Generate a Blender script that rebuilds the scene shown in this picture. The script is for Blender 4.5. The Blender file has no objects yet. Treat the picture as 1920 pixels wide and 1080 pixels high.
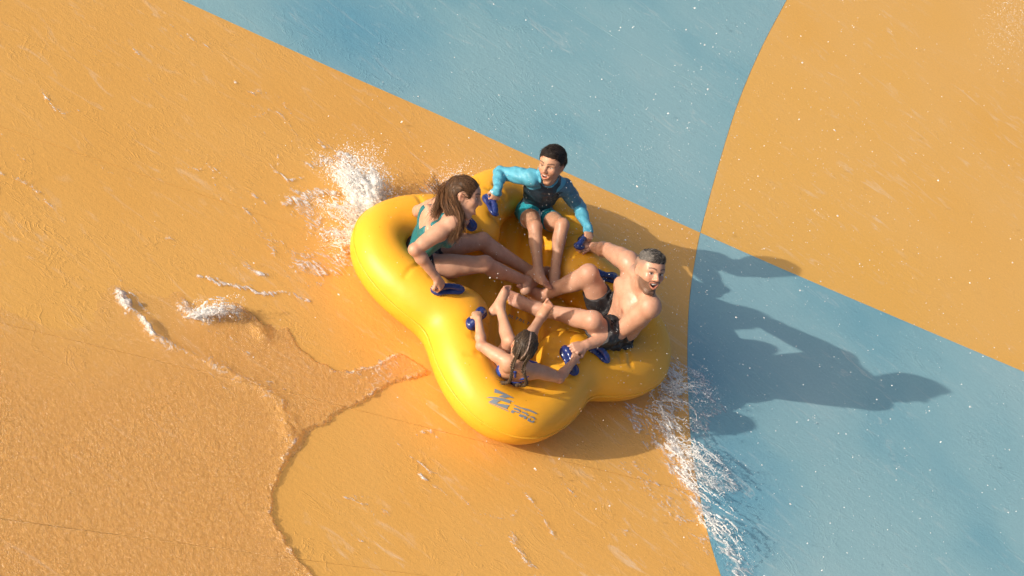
import bpy, bmesh, math, random
import numpy as np
from mathutils import Vector, Matrix

random.seed(7)
rng = np.random.default_rng(11)
scene = bpy.context.scene
COL = scene.collection

# ------------------------------------------------------------------ camera
ELEV, ROLL, DIST = math.radians(41.2), math.radians(37.2), 12.0
PXM = 300.0                                   # pixels of the 1920 wide photo per metre at DIST
vb = np.array([0, -math.cos(ELEV), math.sin(ELEV)])
u0 = np.array([0, math.sin(ELEV), math.cos(ELEV)])
r0 = np.array([1.0, 0, 0])
CR = math.cos(ROLL) * r0 + math.sin(ROLL) * u0
CU = -math.sin(ROLL) * r0 + math.cos(ROLL) * u0
aim = np.array([0, 0, .19]) - CR * 2 / PXM + CU * 24 / PXM
cam_pos = aim + vb * DIST
cd = bpy.data.cameras.new('camera')
cd.lens = 36.0 * PXM * DIST / 1920.0
cd.sensor_width = 36.0
cd.clip_start, cd.clip_end = .1, 500
cam = bpy.data.objects.new('camera', cd)
COL.objects.link(cam)
cam.matrix_world = Matrix(((CR[0], CU[0], vb[0], cam_pos[0]), (CR[1], CU[1], vb[1], cam_pos[1]),
                           (CR[2], CU[2], vb[2], cam_pos[2]), (0, 0, 0, 1)))
scene.camera = cam

# ------------------------------------------------------------------ sky, sun, exposure
SUN_EL, SUN_AZ = math.radians(18.9), math.radians(43.0)   # azimuth the light travels towards
world = bpy.data.worlds.new('World')
scene.world = world
world.use_nodes = True
wn = world.node_tree.nodes
bg = wn['Background']
sky = wn.new('ShaderNodeTexSky')
sky.sky_type = 'NISHITA'
sky.sun_disc = False
sky.sun_elevation = SUN_EL
sky.sun_rotation = math.atan2(-math.cos(SUN_AZ), -math.sin(SUN_AZ))
sky.air_density, sky.dust_density, sky.ozone_density = .8, 5.0, .6
world.node_tree.links.new(sky.outputs[0], bg.inputs[0])
bg.inputs[1].default_value = .15
sd_ = bpy.data.lights.new('sun', 'SUN')
sd_.energy = 4.0
sd_.angle = math.radians(.45)
sd_.color = (1.0, .93, .82)
sun = bpy.data.objects.new('sun', sd_)
COL.objects.link(sun)
tv = Vector((math.cos(SUN_EL) * math.cos(SUN_AZ), math.cos(SUN_EL) * math.sin(SUN_AZ), -math.sin(SUN_EL)))
sun.rotation_euler = tv.to_track_quat('-Z', 'Y').to_euler()
sun.location = (-6, -6, 6)
scene.view_settings.view_transform = 'Standard'
scene.view_settings.look = 'None'
scene.view_settings.gamma = 1.0
scene.view_settings.use_curve_mapping = False
scene.view_settings.exposure = .27

# ------------------------------------------------------------------ helpers
def tag(o, label=None, cat=None, group=None, kind=None):
    if label: o['label'] = label
    if cat: o['category'] = cat
    if group: o['group'] = group
    if kind: o['kind'] = kind
    return o

def empty(name, loc=(0, 0, 0)):
    o = bpy.data.objects.new(name, None)
    COL.objects.link(o)
    o.location = loc
    o.empty_display_size = .1
    return o

def mesh_obj(name, V, F, mat, parent=None, smooth=True, colors=None, attr=None):
    me = bpy.data.meshes.new(name)
    V = np.asarray(V, dtype=np.float32)
    if isinstance(F, np.ndarray):
        n, k = F.shape
        me.vertices.add(len(V)); me.vertices.foreach_set('co', V.ravel())
        me.loops.add(n * k); me.loops.foreach_set('vertex_index', F.astype(np.int32).ravel())
        me.polygons.add(n)
        me.polygons.foreach_set('loop_start', np.arange(0, n * k, k, dtype=np.int32))
        me.update(calc_edges=True); me.validate()
    else:
        me.from_pydata([tuple(map(float, v)) for v in V], [], F); me.update()
    if smooth:
        me.polygons.foreach_set('use_smooth', np.ones(len(me.polygons), dtype=bool))
    if colors is not None:
        a = me.color_attributes.new('Col', 'FLOAT_COLOR', 'POINT')
        c = np.ones((len(V), 4), np.float32); c[:, :3] = colors
        a.data.foreach_set('color', c.ravel())
    if attr is not None:
        for k_, v_ in attr.items():
            a = me.attributes.new(k_, 'FLOAT', 'POINT'); a.data.foreach_set('value', np.asarray(v_, np.float32))
    me.materials.append(mat)
    o = bpy.data.objects.new(name, me)
    COL.objects.link(o)
    if parent is not None:
        o.parent = parent
        o.matrix_parent_inverse = Matrix.Translation(parent.location).inverted()
    return o

# ------------------------------------------------------------------ implicit surfaces on a voxel grid
def smin(a, b, k):
    if k <= 0: return np.minimum(a, b)
    h = np.clip(.5 + .5 * (b - a) / k, 0, 1)
    return b + (a - b) * h - k * h * (1 - h)

def smax(a, b, k): return -smin(-a, -b, k)

class Field:
    def __init__(s, lo, hi, h):
        s.h = h
        s.lo = np.asarray(lo, float)
        n = np.ceil((np.asarray(hi) - s.lo) / h).astype(int) + 1
        s.ax = [(s.lo[i] + np.arange(n[i]) * h).astype(np.float32) for i in range(3)]
        s.F = np.full(tuple(n), 1.0, np.float32)
    def like(s):
        f = Field.__new__(Field); f.h, f.lo, f.ax = s.h, s.lo, s.ax
        f.F = np.full(s.F.shape, 1.0, np.float32); return f
    def sl(s, lo, hi):
        out = []
        for i in range(3):
            a = int(max(0, math.floor((lo[i] - s.lo[i]) / s.h))); b = int(min(len(s.ax[i]), math.ceil((hi[i] - s.lo[i]) / s.h) + 1))
            if b <= a: return None
            out.append(slice(a, b))
        return tuple(out)
    def grid(s, sl):
        return s.ax[0][sl[0]][:, None, None], s.ax[1][sl[1]][None, :, None], s.ax[2][sl[2]][None, None, :]
    def put(s, sl, d, k, sub):
        if sub: s.F[sl] = smax(s.F[sl], -d, k)
        else: s.F[sl] = smin(s.F[sl], d, k)
    def cone(s, a, b, ra, rb, k=.012, sub=False):
        a = np.asarray(a, float); b = np.asarray(b, float); R_ = max(ra, rb) + max(k, .022) + 2 * s.h
        sl = s.sl(np.minimum(a, b) - R_, np.maximum(a, b) + R_)
        if sl is None: return
        x, y, z = s.grid(sl); ba = b - a; L = max(float(ba @ ba), 1e-10)
        x, y, z = x - a[0], y - a[1], z - a[2]
        t = np.clip((x * ba[0] + y * ba[1] + z * ba[2]) / L, 0, 1)
        d = np.sqrt((x - t * ba[0]) ** 2 + (y - t * ba[1]) ** 2 + (z - t * ba[2]) ** 2) - (ra + (rb - ra) * t)
        s.put(sl, d, k, sub)
    def ball(s, c, r, k=.012, sub=False): s.cone(c, np.asarray(c) + 1e-4, r, r, k, sub)
    def ell(s, c, M, rad, k=.012, sub=False):
        c = np.asarray(c, float); M = np.asarray(M, float); rad = np.asarray(rad, float)
        ext = np.sqrt(((M * rad[:, None]) ** 2).sum(0)) + max(k, .022) + 2 * s.h
        sl = s.sl(c - ext, c + ext)
        if sl is None: return
        x, y, z = s.grid(sl); x, y, z = x - c[0], y - c[1], z - c[2]
        k0 = 0; k1 = 0
        for i in range(3):
            q = (x * M[i, 0] + y * M[i, 1] + z * M[i, 2]) / rad[i]
            k0 = k0 + q * q; k1 = k1 + (q / rad[i]) ** 2
        k0 = np.sqrt(k0); d = k0 * (k0 - 1) / np.maximum(np.sqrt(k1), 1e-6)
        s.put(sl, d, k, sub)
    def chain(s, pts, rads, k=.012, sub=False):
        for i in range(len(pts) - 1): s.cone(pts[i], pts[i + 1], rads[i], rads[i + 1], k, sub)
    def sample(s, P):
        """trilinear value at points"""
        g = [np.clip((P[:, i] - s.lo[i]) / s.h, 0, s.F.shape[i] - 1.001) for i in range(3)]
        i0 = [q.astype(int) for q in g]; f = [q - i for q, i in zip(g, i0)]
        out = 0
        for dx in (0, 1):
            for dy in (0, 1):
                for dz in (0, 1):
                    w = (f[0] if dx else 1 - f[0]) * (f[1] if dy else 1 - f[1]) * (f[2] if dz else 1 - f[2])
                    out = out + w * s.F[i0[0] + dx, i0[1] + dy, i0[2] + dz]
        return out
    def mesh(s, smooth=1):
        F = s.F
        neg = F < 0
        if not neg.any(): return np.zeros((0, 3)), np.zeros((0, 4), int)
        idx = [np.where(neg.any(axis=tuple(j for j in range(3) if j != i)))[0] for i in range(3)]
        b = tuple(slice(max(0, q[0] - 2), q[-1] + 3) for q in idx)
        F = F[b]; neg = neg[b]; org = np.array([s.ax[i][b[i].start] for i in range(3)])
        c = [slice(0, -1), slice(1, None)]
        tot = np.zeros([q - 1 for q in F.shape], np.uint8)
        for i in (0, 1):
            for j in (0, 1):
                for k in (0, 1): tot += neg[c[i], c[j], c[k]]
        act = (tot > 0) & (tot < 8)
        ids = np.full(act.shape, -1, np.int32)
        I = np.argwhere(act); ids[act] = np.arange(len(I))
        corner = [(i, j, k) for i in (0, 1) for j in (0, 1) for k in (0, 1)]
        val = {q: F[I[:, 0] + q[0], I[:, 1] + q[1], I[:, 2] + q[2]] for q in corner}
        acc = np.zeros((len(I), 3)); cnt = np.zeros(len(I))
        for a in corner:
            for ax in range(3):
                if a[ax]: continue
                e = list(a); e[ax] = 1; e = tuple(e)
                va, vb_ = val[a], val[e]
                m = (va < 0) != (vb_ < 0)
                t = va[m] / (va[m] - vb_[m])
                p = np.tile(np.array(a, float), (m.sum(), 1)); p[:, ax] = t
                acc[m] += p; cnt[m] += 1
        V = (I + acc / cnt[:, None]) * s.h + org
        Q = []
        for ax in range(3):
            A = [slice(None)] * 3; B = [slice(None)] * 3; A[ax] = slice(0, -1); B[ax] = slice(1, None)
            ch = neg[tuple(A)] != neg[tuple(B)]
            E = np.argwhere(ch); o1, o2 = (ax + 1) % 3, (ax + 2) % 3
            E = E[(E[:, o1] > 0) & (E[:, o2] > 0) & (E[:, o1] < F.shape[o1] - 1) & (E[:, o2] < F.shape[o2] - 1)]
            def cell(d1, d2):
                q = E.copy(); q[:, o1] -= d1; q[:, o2] -= d2; return ids[q[:, 0], q[:, 1], q[:, 2]]
            q = np.stack([cell(1, 1), cell(0, 1), cell(0, 0), cell(1, 0)], 1)
            fl = ~neg[E[:, 0], E[:, 1], E[:, 2]]
            q[fl] = q[fl][:, ::-1]
            Q.append(q)
        Q = np.concatenate(Q)
        for _ in range(smooth):
            acc = np.zeros_like(V); cnt = np.zeros(len(V))
            for a, b2 in ((0, 1), (1, 2), (2, 3), (3, 0)):
                for p_, q_ in ((a, b2), (b2, a)):
                    for d in range(3): acc[:, d] += np.bincount(Q[:, p_], V[Q[:, q_], d], len(V))
                    cnt += np.bincount(Q[:, p_], minlength=len(V))
            V = .5 * V + .5 * acc / np.maximum(cnt, 1)[:, None]
        return V, Q

def unit(v):
    v = np.asarray(v, float); return v / max(np.linalg.norm(v), 1e-9)

def frame(up, left):
    """rows: forward, left, up"""
    u = unit(up); l = unit(np.asarray(left) - u * (np.asarray(left) @ u)); return np.array([np.cross(l, u), l, u])

# ------------------------------------------------------------------ materials
def new_mat(name):
    m = bpy.data.materials.new(name); m.use_nodes = True
    nt = m.node_tree; return m, nt, nt.nodes, nt.links, nt.nodes['Principled BSDF']

def noise(N, L, vec, scale, detail=4, rough=.6, dist=0.0):
    n = N.new('ShaderNodeTexNoise'); n.inputs['Scale'].default_value = scale
    n.inputs['Detail'].default_value = detail; n.inputs['Roughness'].default_value = rough
    n.inputs['Distortion'].default_value = dist
    if vec is not None: L.new(vec, n.inputs['Vector'])
    return n

def mapping(N, L, vec, scale=(1, 1, 1), rot=(0, 0, 0), loc=(0, 0, 0)):
    m = N.new('ShaderNodeMapping'); m.inputs['Scale'].default_value = scale; m.inputs['Rotation'].default_value = rot
    m.inputs['Location'].default_value = loc
    L.new(vec, m.inputs['Vector']); return m.outputs[0]

def ramp(N, L, fac, stops):
    r = N.new('ShaderNodeValToRGB'); e = r.color_ramp.elements
    while len(e) < len(stops): e.new(.5)
    for el, (p, c) in zip(e, stops):
        el.position = p; el.color = c if len(c) == 4 else (*c, 1)
    L.new(fac, r.inputs[0]); return r

def math_(N, L, op, a, b=None, c=None):
    m = N.new('ShaderNodeMath'); m.operation = op
    for i, q in enumerate((a, b, c)):
        if q is None: continue
        if isinstance(q, (int, float)): m.inputs[i].default_value = q
        else: L.new(q, m.inputs[i])
    return m.outputs[0]

def bump(N, L, h, strength, dist, prev=None):
    b = N.new('ShaderNodeBump'); b.inputs['Strength'].default_value = strength; b.inputs['Distance'].default_value = dist
    L.new(h, b.inputs['Height'])
    if prev is not None: L.new(prev, b.inputs['Normal'])
    return b.outputs[0]

def wet_paint(name, cols, amt=1.0, patches=()):
    """painted slide surface under a thin running film of water"""
    m, nt, N, L, P = new_mat(name)
    tc = N.new('ShaderNodeTexCoord').outputs['Object']
    big = noise(N, L, tc, .55, 3, .5)
    cr = ramp(N, L, big.outputs['Fac'], cols)
    fine = noise(N, L, tc, 55, 3, .7)
    mx = N.new('ShaderNodeMixRGB'); mx.blend_type = 'MULTIPLY'; mx.inputs[0].default_value = .35
    base = cr.outputs[0]
    for (px_, py_), rad, pc in patches:                     # places where the paint is deeper and less faded
        vd = N.new('ShaderNodeVectorMath'); vd.operation = 'DISTANCE'; vd.inputs[1].default_value = (px_, py_, 0)
        wob = N.new('ShaderNodeMixRGB'); wob.blend_type = 'ADD'; wob.inputs[0].default_value = .55; L.new(tc, wob.inputs[1]); L.new(noise(N, L, tc, 1.8, 4, .6).outputs['Color'], wob.inputs[2])
        L.new(wob.outputs[0], vd.inputs[0])
        pf = ramp(N, L, math_(N, L, 'DIVIDE', vd.outputs['Value'], rad), [(.15, (.8, .8, .8)), (1.0, (0, 0, 0))])
        pm = N.new('ShaderNodeMixRGB'); L.new(pf.outputs[0], pm.inputs[0]); L.new(base, pm.inputs[1]); pm.inputs[2].default_value = (*pc, 1); base = pm.outputs[0]
    L.new(base, mx.inputs[1])
    fr = ramp(N, L, fine.outputs['Fac'], [(.3, (.72, .72, .72)), (.7, (1, 1, 1))])
    L.new(fr.outputs[0], mx.inputs[2])
    # wisps of aerated water running over the paint
    ws = noise(N, L, mapping(N, L, tc, (.9, 3.4, 1), (0, 0, math.radians(-58))), 3.2, 7, .68, 1.4)
    wg = noise(N, L, tc, .9, 2, .5)
    wm = math_(N, L, 'MULTIPLY', ramp(N, L, ws.outputs['Fac'], [(.56, (0, 0, 0)), (.72, (1, 1, 1))]).outputs[0], ramp(N, L, wg.outputs['Fac'], [(.36, (0, 0, 0)), (.65, (.36, .36, .36))]).outputs[0])
    wx = N.new('ShaderNodeMixRGB'); L.new(wm, wx.inputs[0]); L.new(mx.outputs[0], wx.inputs[1]); wx.inputs[2].default_value = (.82, .78, .70, 1)
    L.new(wx.outputs[0], P.inputs['Base Color'])
    P.inputs['Roughness'].default_value = .34
    P.inputs['IOR'].default_value = 1.33
    # relief: grain of the film, streaks running down the slide, scattered ridges
    g = noise(N, L, tc, 42, 4, .65)
    st = noise(N, L, mapping(N, L, tc, (3.2, 11, 1), (0, 0, math.radians(-62))), 1.6, 5, .62, .6)
    # small scalloped ridges where the film piles up
    rn = noise(N, L, mapping(N, L, tc, (1.0, 1.7, 1), (0, 0, math.radians(-50))), 3.4, 6, .62, .9)
    ra_ = math_(N, L, 'ABSOLUTE', math_(N, L, 'SUBTRACT', rn.outputs['Fac'], .5))
    ridge = ramp(N, L, ra_, [(0, (1, 1, 1)), (.012, (.35, .35, .35)), (.03, (0, 0, 0))])
    gate = ramp(N, L, noise(N, L, tc, 1.4, 3, .6).outputs['Fac'], [(.44, (0, 0, 0)), (.66, (1, 1, 1))])
    rg = math_(N, L, 'MULTIPLY', ridge.outputs[0], gate.outputs[0])
    b = bump(N, L, st.outputs['Fac'], .10 * amt, .02)
    b = bump(N, L, rg, .32 * amt, .006, b)
    g2 = noise(N, L, tc, 110, 2, .6)
    b = bump(N, L, g.outputs['Fac'], .24 * amt, .006, b)
    b = bump(N, L, g2.outputs['Fac'], .28 * amt, .003, b)
    L.new(b, P.inputs['Normal'])
    P.inputs['Coat Weight'].default_value = .25
    P.inputs['Coat Roughness'].default_value = .25
    return m

M = {}
M['orange'] = wet_paint('orange_slide_paint', [(.3, (.74, .382, .088)), (.5, (.76, .405, .102)), (.7, (.74, .375, .082))])
M['amber'] = wet_paint('amber_slide_paint', [(.3, (.79, .425, .085)), (.5, (.79, .435, .105)), (.7, (.78, .41, .078))], .6)
M['blue'] = wet_paint('blue_slide_paint', [(.30, (.15, .35, .43)), (.46, (.245, .435, .48)), (.70, (.305, .475, .505))], patches=[((-1.75, 1.75), .9, (.085, .30, .43)), ((2.1, .25), .75, (.095, .31, .44)), ((2.1, -.2), .6, (.11, .33, .45))])
def simple(name, col, rough=.5, spec=.5, sss=0, bump_s=None, metallic=0):
    m, nt, N, L, P = new_mat(name)
    P.inputs['Base Color'].default_value = (*col, 1); P.inputs['Roughness'].default_value = rough
    P.inputs['Specular IOR Level'].default_value = spec
    tc = N.new('ShaderNodeTexCoord').outputs['Object']
    n = noise(N, L, tc, 9, 4, .6)
    mx = N.new('ShaderNodeMixRGB'); mx.blend_type = 'MULTIPLY'; mx.inputs[0].default_value = .25
    mx.inputs[1].default_value = (*col, 1); L.new(n.outputs['Fac'], mx.inputs[2])
    r = ramp(N, L, n.outputs['Fac'], [(.3, tuple(.86 * c for c in col)), (.7, col)])
    L.new(r.outputs[0], P.inputs['Base Color'])
    if bump_s:
        L.new(bump(N, L, noise(N, L, tc, bump_s[0], 3, .6).outputs['Fac'], bump_s[1], bump_s[2]), P.inputs['Normal'])
    return m
def vinyl():
    m, nt, N, L, P = new_mat('yellow_vinyl')
    tc = N.new('ShaderNodeTexCoord').outputs['Object']
    n = noise(N, L, tc, 3, 4, .6)
    r = ramp(N, L, n.outputs['Fac'], [(.3, (.76, .345, .018)), (.7, (.78, .372, .028))])
    sp = N.new('ShaderNodeTexVoronoi'); sp.inputs['Scale'].default_value = 16; L.new(tc, sp.inputs['Vector'])
    spr = ramp(N, L, sp.outputs['Distance'], [(.035, (.45, .3, .12)), (.06, (1, 1, 1))])
    mx = N.new('ShaderNodeMixRGB'); mx.blend_type = 'MULTIPLY'; mx.inputs[0].default_value = .8
    L.new(r.outputs[0], mx.inputs[1]); L.new(spr.outputs[0], mx.inputs[2])
    L.new(mx.outputs[0], P.inputs['Base Color'])
    P.inputs['Roughness'].default_value = .46
    P.inputs['Specular IOR Level'].default_value = .35
    P.inputs['Subsurface Weight'].default_value = .12
    P.inputs['Subsurface Radius'].default_value = (1, .4, .05)
    P.inputs['Subsurface Scale'].default_value = .03
    w = noise(N, L, tc, 1.6, 3, .5, .4)
    wr = noise(N, L, tc, 7, 3, .5, 1.0)
    fine = noise(N, L, tc, 160, 2, .5)
    b = bump(N, L, w.outputs['Fac'], .25, .05)
    b = bump(N, L, wr.outputs['Fac'], .12, .015, b)
    b = bump(N, L, fine.outputs['Fac'], .08, .002, b)
    L.new(b, P.inputs['Normal'])
    return m
M['vinyl'] = vinyl()
M['navy'] = simple('navy_rubber', (.014, .028, .135), .24, .55, bump_s=(14, .15, .006))
M['logo'] = simple('grey_blue_print', (.20, .23, .26), .5)
M['base'] = simple('dark_joint_filler', (.10, .06, .03), .8)
M['valve'] = simple('grey_valve_plastic', (.22, .19, .15), .5)

def vcol(name, rough=.5, spec=.4, sss=0, bump_spec=(), wet=0.0):
    m, nt, N, L, P = new_mat(name)
    a = N.new('ShaderNodeVertexColor'); a.layer_name = 'Col'
    tc = N.new('ShaderNodeTexCoord').outputs['Object']
    n = noise(N, L, tc, 19, 6, .7)
    r = ramp(N, L, n.outputs['Fac'], [(.3, (.84, .78, .74)), (.7, (1.07, 1.06, 1.06))])
    mx = N.new('ShaderNodeMixRGB'); mx.blend_type = 'MULTIPLY'; mx.inputs[0].default_value = 1
    L.new(a.outputs[0], mx.inputs[1]); L.new(r.outputs[0], mx.inputs[2])
    L.new(mx.outputs[0], P.inputs['Base Color'])
    P.inputs['Roughness'].default_value = rough; P.inputs['Specular IOR Level'].default_value = spec
    if sss:                                                 # wet and dry patches
        rr_ = ramp(N, L, noise(N, L, tc, 26, 5, .7, .6).outputs['Fac'], [(.36, (.34,) * 3), (.58, (.62,) * 3)]); L.new(rr_.outputs[0], P.inputs['Roughness'])
    if sss:
        P.inputs['Subsurface Weight'].default_value = sss
        P.inputs['Subsurface Radius'].default_value = (1.0, .35, .2); P.inputs['Subsurface Scale'].default_value = .008
    b = None
    for sc, st, di, mp in bump_spec:
        vec = tc if mp is None else mapping(N, L, tc, mp[0], mp[1])
        b = bump(N, L, noise(N, L, vec, sc, 3, .6).outputs['Fac'], st, di, b)
    if b is not None: L.new(b, P.inputs['Normal'])
    if wet: P.inputs['Coat Weight'].default_value = wet; P.inputs['Coat Roughness'].default_value = .12
    return m
M['skin'] = vcol('wet_skin', .50, .38, .15, ((150, .4, .002, None), (38, .25, .004, None), (13, .15, .012, None)), .05)
M['cloth'] = vcol('wet_swim_cloth', .55, .35, 0, ((300, .25, .001, None), (18, .35, .02, None)), .08)
M['hair'] = vcol('wet_hair', .5, .3, 0, ((140, .35, .003, ((1, 1, .2), (.3, .2, 0))),))
# ------------------------------------------------------------------ the slide: painted panels with joints
def resample(P, n):
    P = np.asarray(P, float); d = np.r_[0, np.cumsum(np.linalg.norm(np.diff(P, axis=0), axis=1))]
    t = np.linspace(0, d[-1], n)
    # smooth (cubic hermite) between points
    m = np.gradient(P, d, axis=0); i = np.clip(np.searchsorted(d, t, side='right') - 1, 0, len(P) - 2)
    h = (d[i + 1] - d[i])[:, None]; s = ((t - d[i])[:, None]) / h
    return ((2 * s**3 - 3 * s**2 + 1) * P[i] + (s**3 - 2 * s**2 + s) * h * m[i] + (-2 * s**3 + 3 * s**2) * P[i + 1] + (s**3 - s**2) * h * m[i + 1])

def lin(a, b, n): return np.asarray(a)[None] + (np.asarray(b) - np.asarray(a))[None] * np.linspace(0, 1, n)[:, None]

CURVE = [(-.35, 12.0), (.05, 9.0), (.24, 7.0), (.322, 5.36), (.382, 4.456), (.471, 3.671), (.604, 2.881), (.716, 2.295), (.775, 2.007), (.851, 1.705),
         (.958, 1.334), (1.097, .954), (1.301, .481), (1.493, .089), (1.665, -.187), (1.843, -.442), (2.012, -.641), (2.436, -1.03), (3.6, -1.95), (5.5, -3.3)]
CV = resample(CURVE, 1200)
def curve_part(p, q, n=40):
    i = int(np.argmin(((CV - p) ** 2).sum(1))); j = int(np.argmin(((CV - q) ** 2).sum(1)))
    s = CV[min(i, j):max(i, j) + 1]
    if i > j: s = s[::-1]
    s = resample(s, n); s[0] = p; s[-1] = q; return s
def on_curve(p): return CV[int(np.argmin(((CV - np.asarray(p)) ** 2).sum(1)))]

def coons(A, B, Lf, Rt, n=40):
    """A bottom, B top (along u); Lf, Rt along v"""
    u = np.linspace(0, 1, n)[:, None, None]; v = np.linspace(0, 1, n)[None, :, None]
    S = (1 - v) * A[:, None] + v * B[:, None] + (1 - u) * Lf[None] + u * Rt[None]
    return S - ((1 - u) * (1 - v) * A[0] + u * (1 - v) * A[-1] + (1 - u) * v * B[0] + u * v * B[-1])

def panel(S, mat, parent, gap=.0012):
    n = S.shape[0]
    c = S.copy()
    def inset(i_edge, i_in, axis):
        e = S[i_edge] if axis == 0 else S[:, i_edge]; q = S[i_in] if axis == 0 else S[:, i_in]
        d = q - e; d = d / np.maximum(np.linalg.norm(d, axis=-1, keepdims=True), 1e-6)
        if axis == 0: c[i_edge] = c[i_edge] + d * .0012
        else: c[:, i_edge] = c[:, i_edge] + d * np.where(np.linspace(0, 1, n) < .66, gap, .0004 if gap > .002 else gap)[:, None]
    inset(0, 1, 0); inset(-1, -2, 0); inset(0, 1, 1); inset(-1, -2, 1)
    V = [(x, y, 0) for row in c for x, y in row]
    idx = np.arange(n * n).reshape(n, n)
    F = [(idx[i, j], idx[i + 1, j], idx[i + 1, j + 1], idx[i, j + 1]) for i in range(n - 1) for j in range(n - 1)]
    ring = list(idx[:, 0]) + list(idx[-1, 1:]) + list(idx[-2::-1, -1]) + list(idx[0, -2:0:-1])
    base = len(V)
    V += [(V[i][0], V[i][1], -.015) for i in ring]
    m = len(ring)
    F += [(ring[k], base + k, base + (k + 1) % m, ring[(k + 1) % m]) for k in range(m)]
    a = np.array([V[i] for i in F[0]])
    if np.cross(a[1] - a[0], a[2] - a[0])[2] < 0: F = [f[::-1] for f in F]
    o = mesh_obj('panel', V, [tuple(int(i) for i in f) for f in F], mat, parent, smooth=False)
    return o

slide = empty('slide')
tag(slide, 'broad wet water slide of orange and blue painted panels', 'slide', kind='structure')
K = on_curve((.775, 2.007)); N_ = 40
rows = [
    [(-12, 6.5), (-5, 9.0), (-.35, 12.0)],
    [(-12.5, 1.5), (-8.839, 2.052), (-1.117, 3.247), (-.599, 3.337), (.057, 3.48), (.483, 3.641)],
    [(-12, -2.65), (-6.335, -.624), (-4.092, .177), (-2.909, .607), (-1.842, 1.009), (-1.178, 1.273), (-.464, 1.540), (.151, 1.774), (.775, 2.007)],
    [(-9.5, -4.6), (-4.841, -2.221), (-2.991, -1.288), (-1.571, -.574), (1.17, .776)],
    [(-8.0, -6.0), (-3.724, -3.416), (-2.127, -2.436), (-.299, -1.341), (.132, -1.089), (1.633, -.191)],
    [(-7.0, -7.4), (-2.793, -4.411), (-1.39, -3.417), (-.332, -2.665), (2.2, -.83)],
    [(-4, -10.5), (0, -7.2), (5.5, -3.3)]]
mats = [M['blue'], M['blue'], M['orange'], M['orange'], M['orange'], M['orange']]
ends = [on_curve(r[-1]) for r in rows]
for k in range(6):
    ra = [tuple(p) for p in rows[k][:-1]] + [tuple(ends[k])]; rb = [tuple(p) for p in rows[k + 1][:-1]] + [tuple(ends[k + 1])]
    A, B = resample(rb, N_), resample(ra, N_)
    panel(coons(A, B, lin(A[0], B[0], N_), curve_part(A[-1], B[-1], N_)), mats[k], slide, .0045 if k == 5 else .0012)
R2R = resample([tuple(K), (1.383, 2.250), (1.977, 2.494), (3.395, 3.081), (6.726, 4.436), (12, 6.6)], N_)
top_end = on_curve((-.35, 12)); bot_end = on_curve((5.5, -3.3))
panel(coons(R2R, lin(top_end, (11, 14), N_), curve_part(K, top_end, N_), lin(R2R[-1], (11, 14), N_)), M['amber'], slide)
panel(coons(R2R, lin(bot_end, (14, -1), N_), curve_part(K, bot_end, N_), lin(R2R[-1], (14, -1), N_)), M['blue'], slide)
bb = np.array([(-14, -12, -.012), (16, -12, -.012), (16, 16, -.012), (-14, 16, -.012)])
mesh_obj('bed', bb, [(0, 1, 2, 3)], M['base'], slide, smooth=False)
# ------------------------------------------------------------------ the four-lobed raft
LOBE_AT = math.radians(22)
QUARTER = [(.372, .372, .197), (.44, .374, .195), (.55, .357, .192), (.66, .322, .19), (.79, .255, .182), (.895, .162, .176), (.942, .076, .173), (.954, 0, .172)]
def raft_centreline():
    lobe = [(x, -y, r) for x, y, r in QUARTER] + [(x, y, r) for x, y, r in QUARTER[::-1][1:]]
    pts = []
    for k in range(4):
        a = LOBE_AT + k * math.pi / 2
        for x, y, r in lobe[:-1]: pts.append((x * math.cos(a) - y * math.sin(a), x * math.sin(a) + y * math.cos(a), r))
    P = np.array(pts); n = len(P); out = []
    for i in range(n):
        p0, p1, p2, p3 = P[i - 1], P[i], P[(i + 1) % n], P[(i + 2) % n]
        for t in np.linspace(0, 1, 4, endpoint=False):
            out.append(.5 * ((2 * p1) + (-p0 + p2) * t + (2 * p0 - 5 * p1 + 4 * p2 - p3) * t * t + (-p0 + 3 * p1 - 3 * p2 + p3) * t**3))
    P = np.array(out); P[:, :2] *= .99; P[:, 1] += .04
    return P
RC = raft_centreline()
raft = empty('raft', (0, .04, 0))
tag(raft, 'yellow inflatable four-lobed raft carrying four riders down the slide', 'raft')
rf = Field((-1.2, -1.16, -.03), (1.2, 1.24, .47), .0085)
for i in range(len(RC)):
    a, b = RC[i], RC[(i + 1) % len(RC)]
    rf.cone((a[0], a[1], a[2]), (b[0], b[1], b[2]), a[2], b[2], .004)
# round off the sharp notches between lobes
for k in range(4):
    a = LOBE_AT + math.pi / 4 + k * math.pi / 2
    p = np.array([math.cos(a), math.sin(a)]) * .592 + np.array([0, .04]); rf.ball((p[0], p[1], .18), .165, .11)
rf.F = np.clip(rf.F, -.045, .045)
for _ in range(3):
    for ax_ in range(3):
        n_ = rf.F.shape[ax_]; w_ = 4
        c_ = np.cumsum(np.concatenate([np.repeat(np.take(rf.F, [0], ax_), w_ + 1, ax_), rf.F, np.repeat(np.take(rf.F, [-1], ax_), w_, ax_)], ax_), axis=ax_, dtype=np.float64)
        rf.F = ((np.take(c_, range(2 * w_ + 1, 2 * w_ + 1 + n_), ax_) - np.take(c_, range(0, n_), ax_)) / (2 * w_ + 1)).astype(np.float32)
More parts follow.
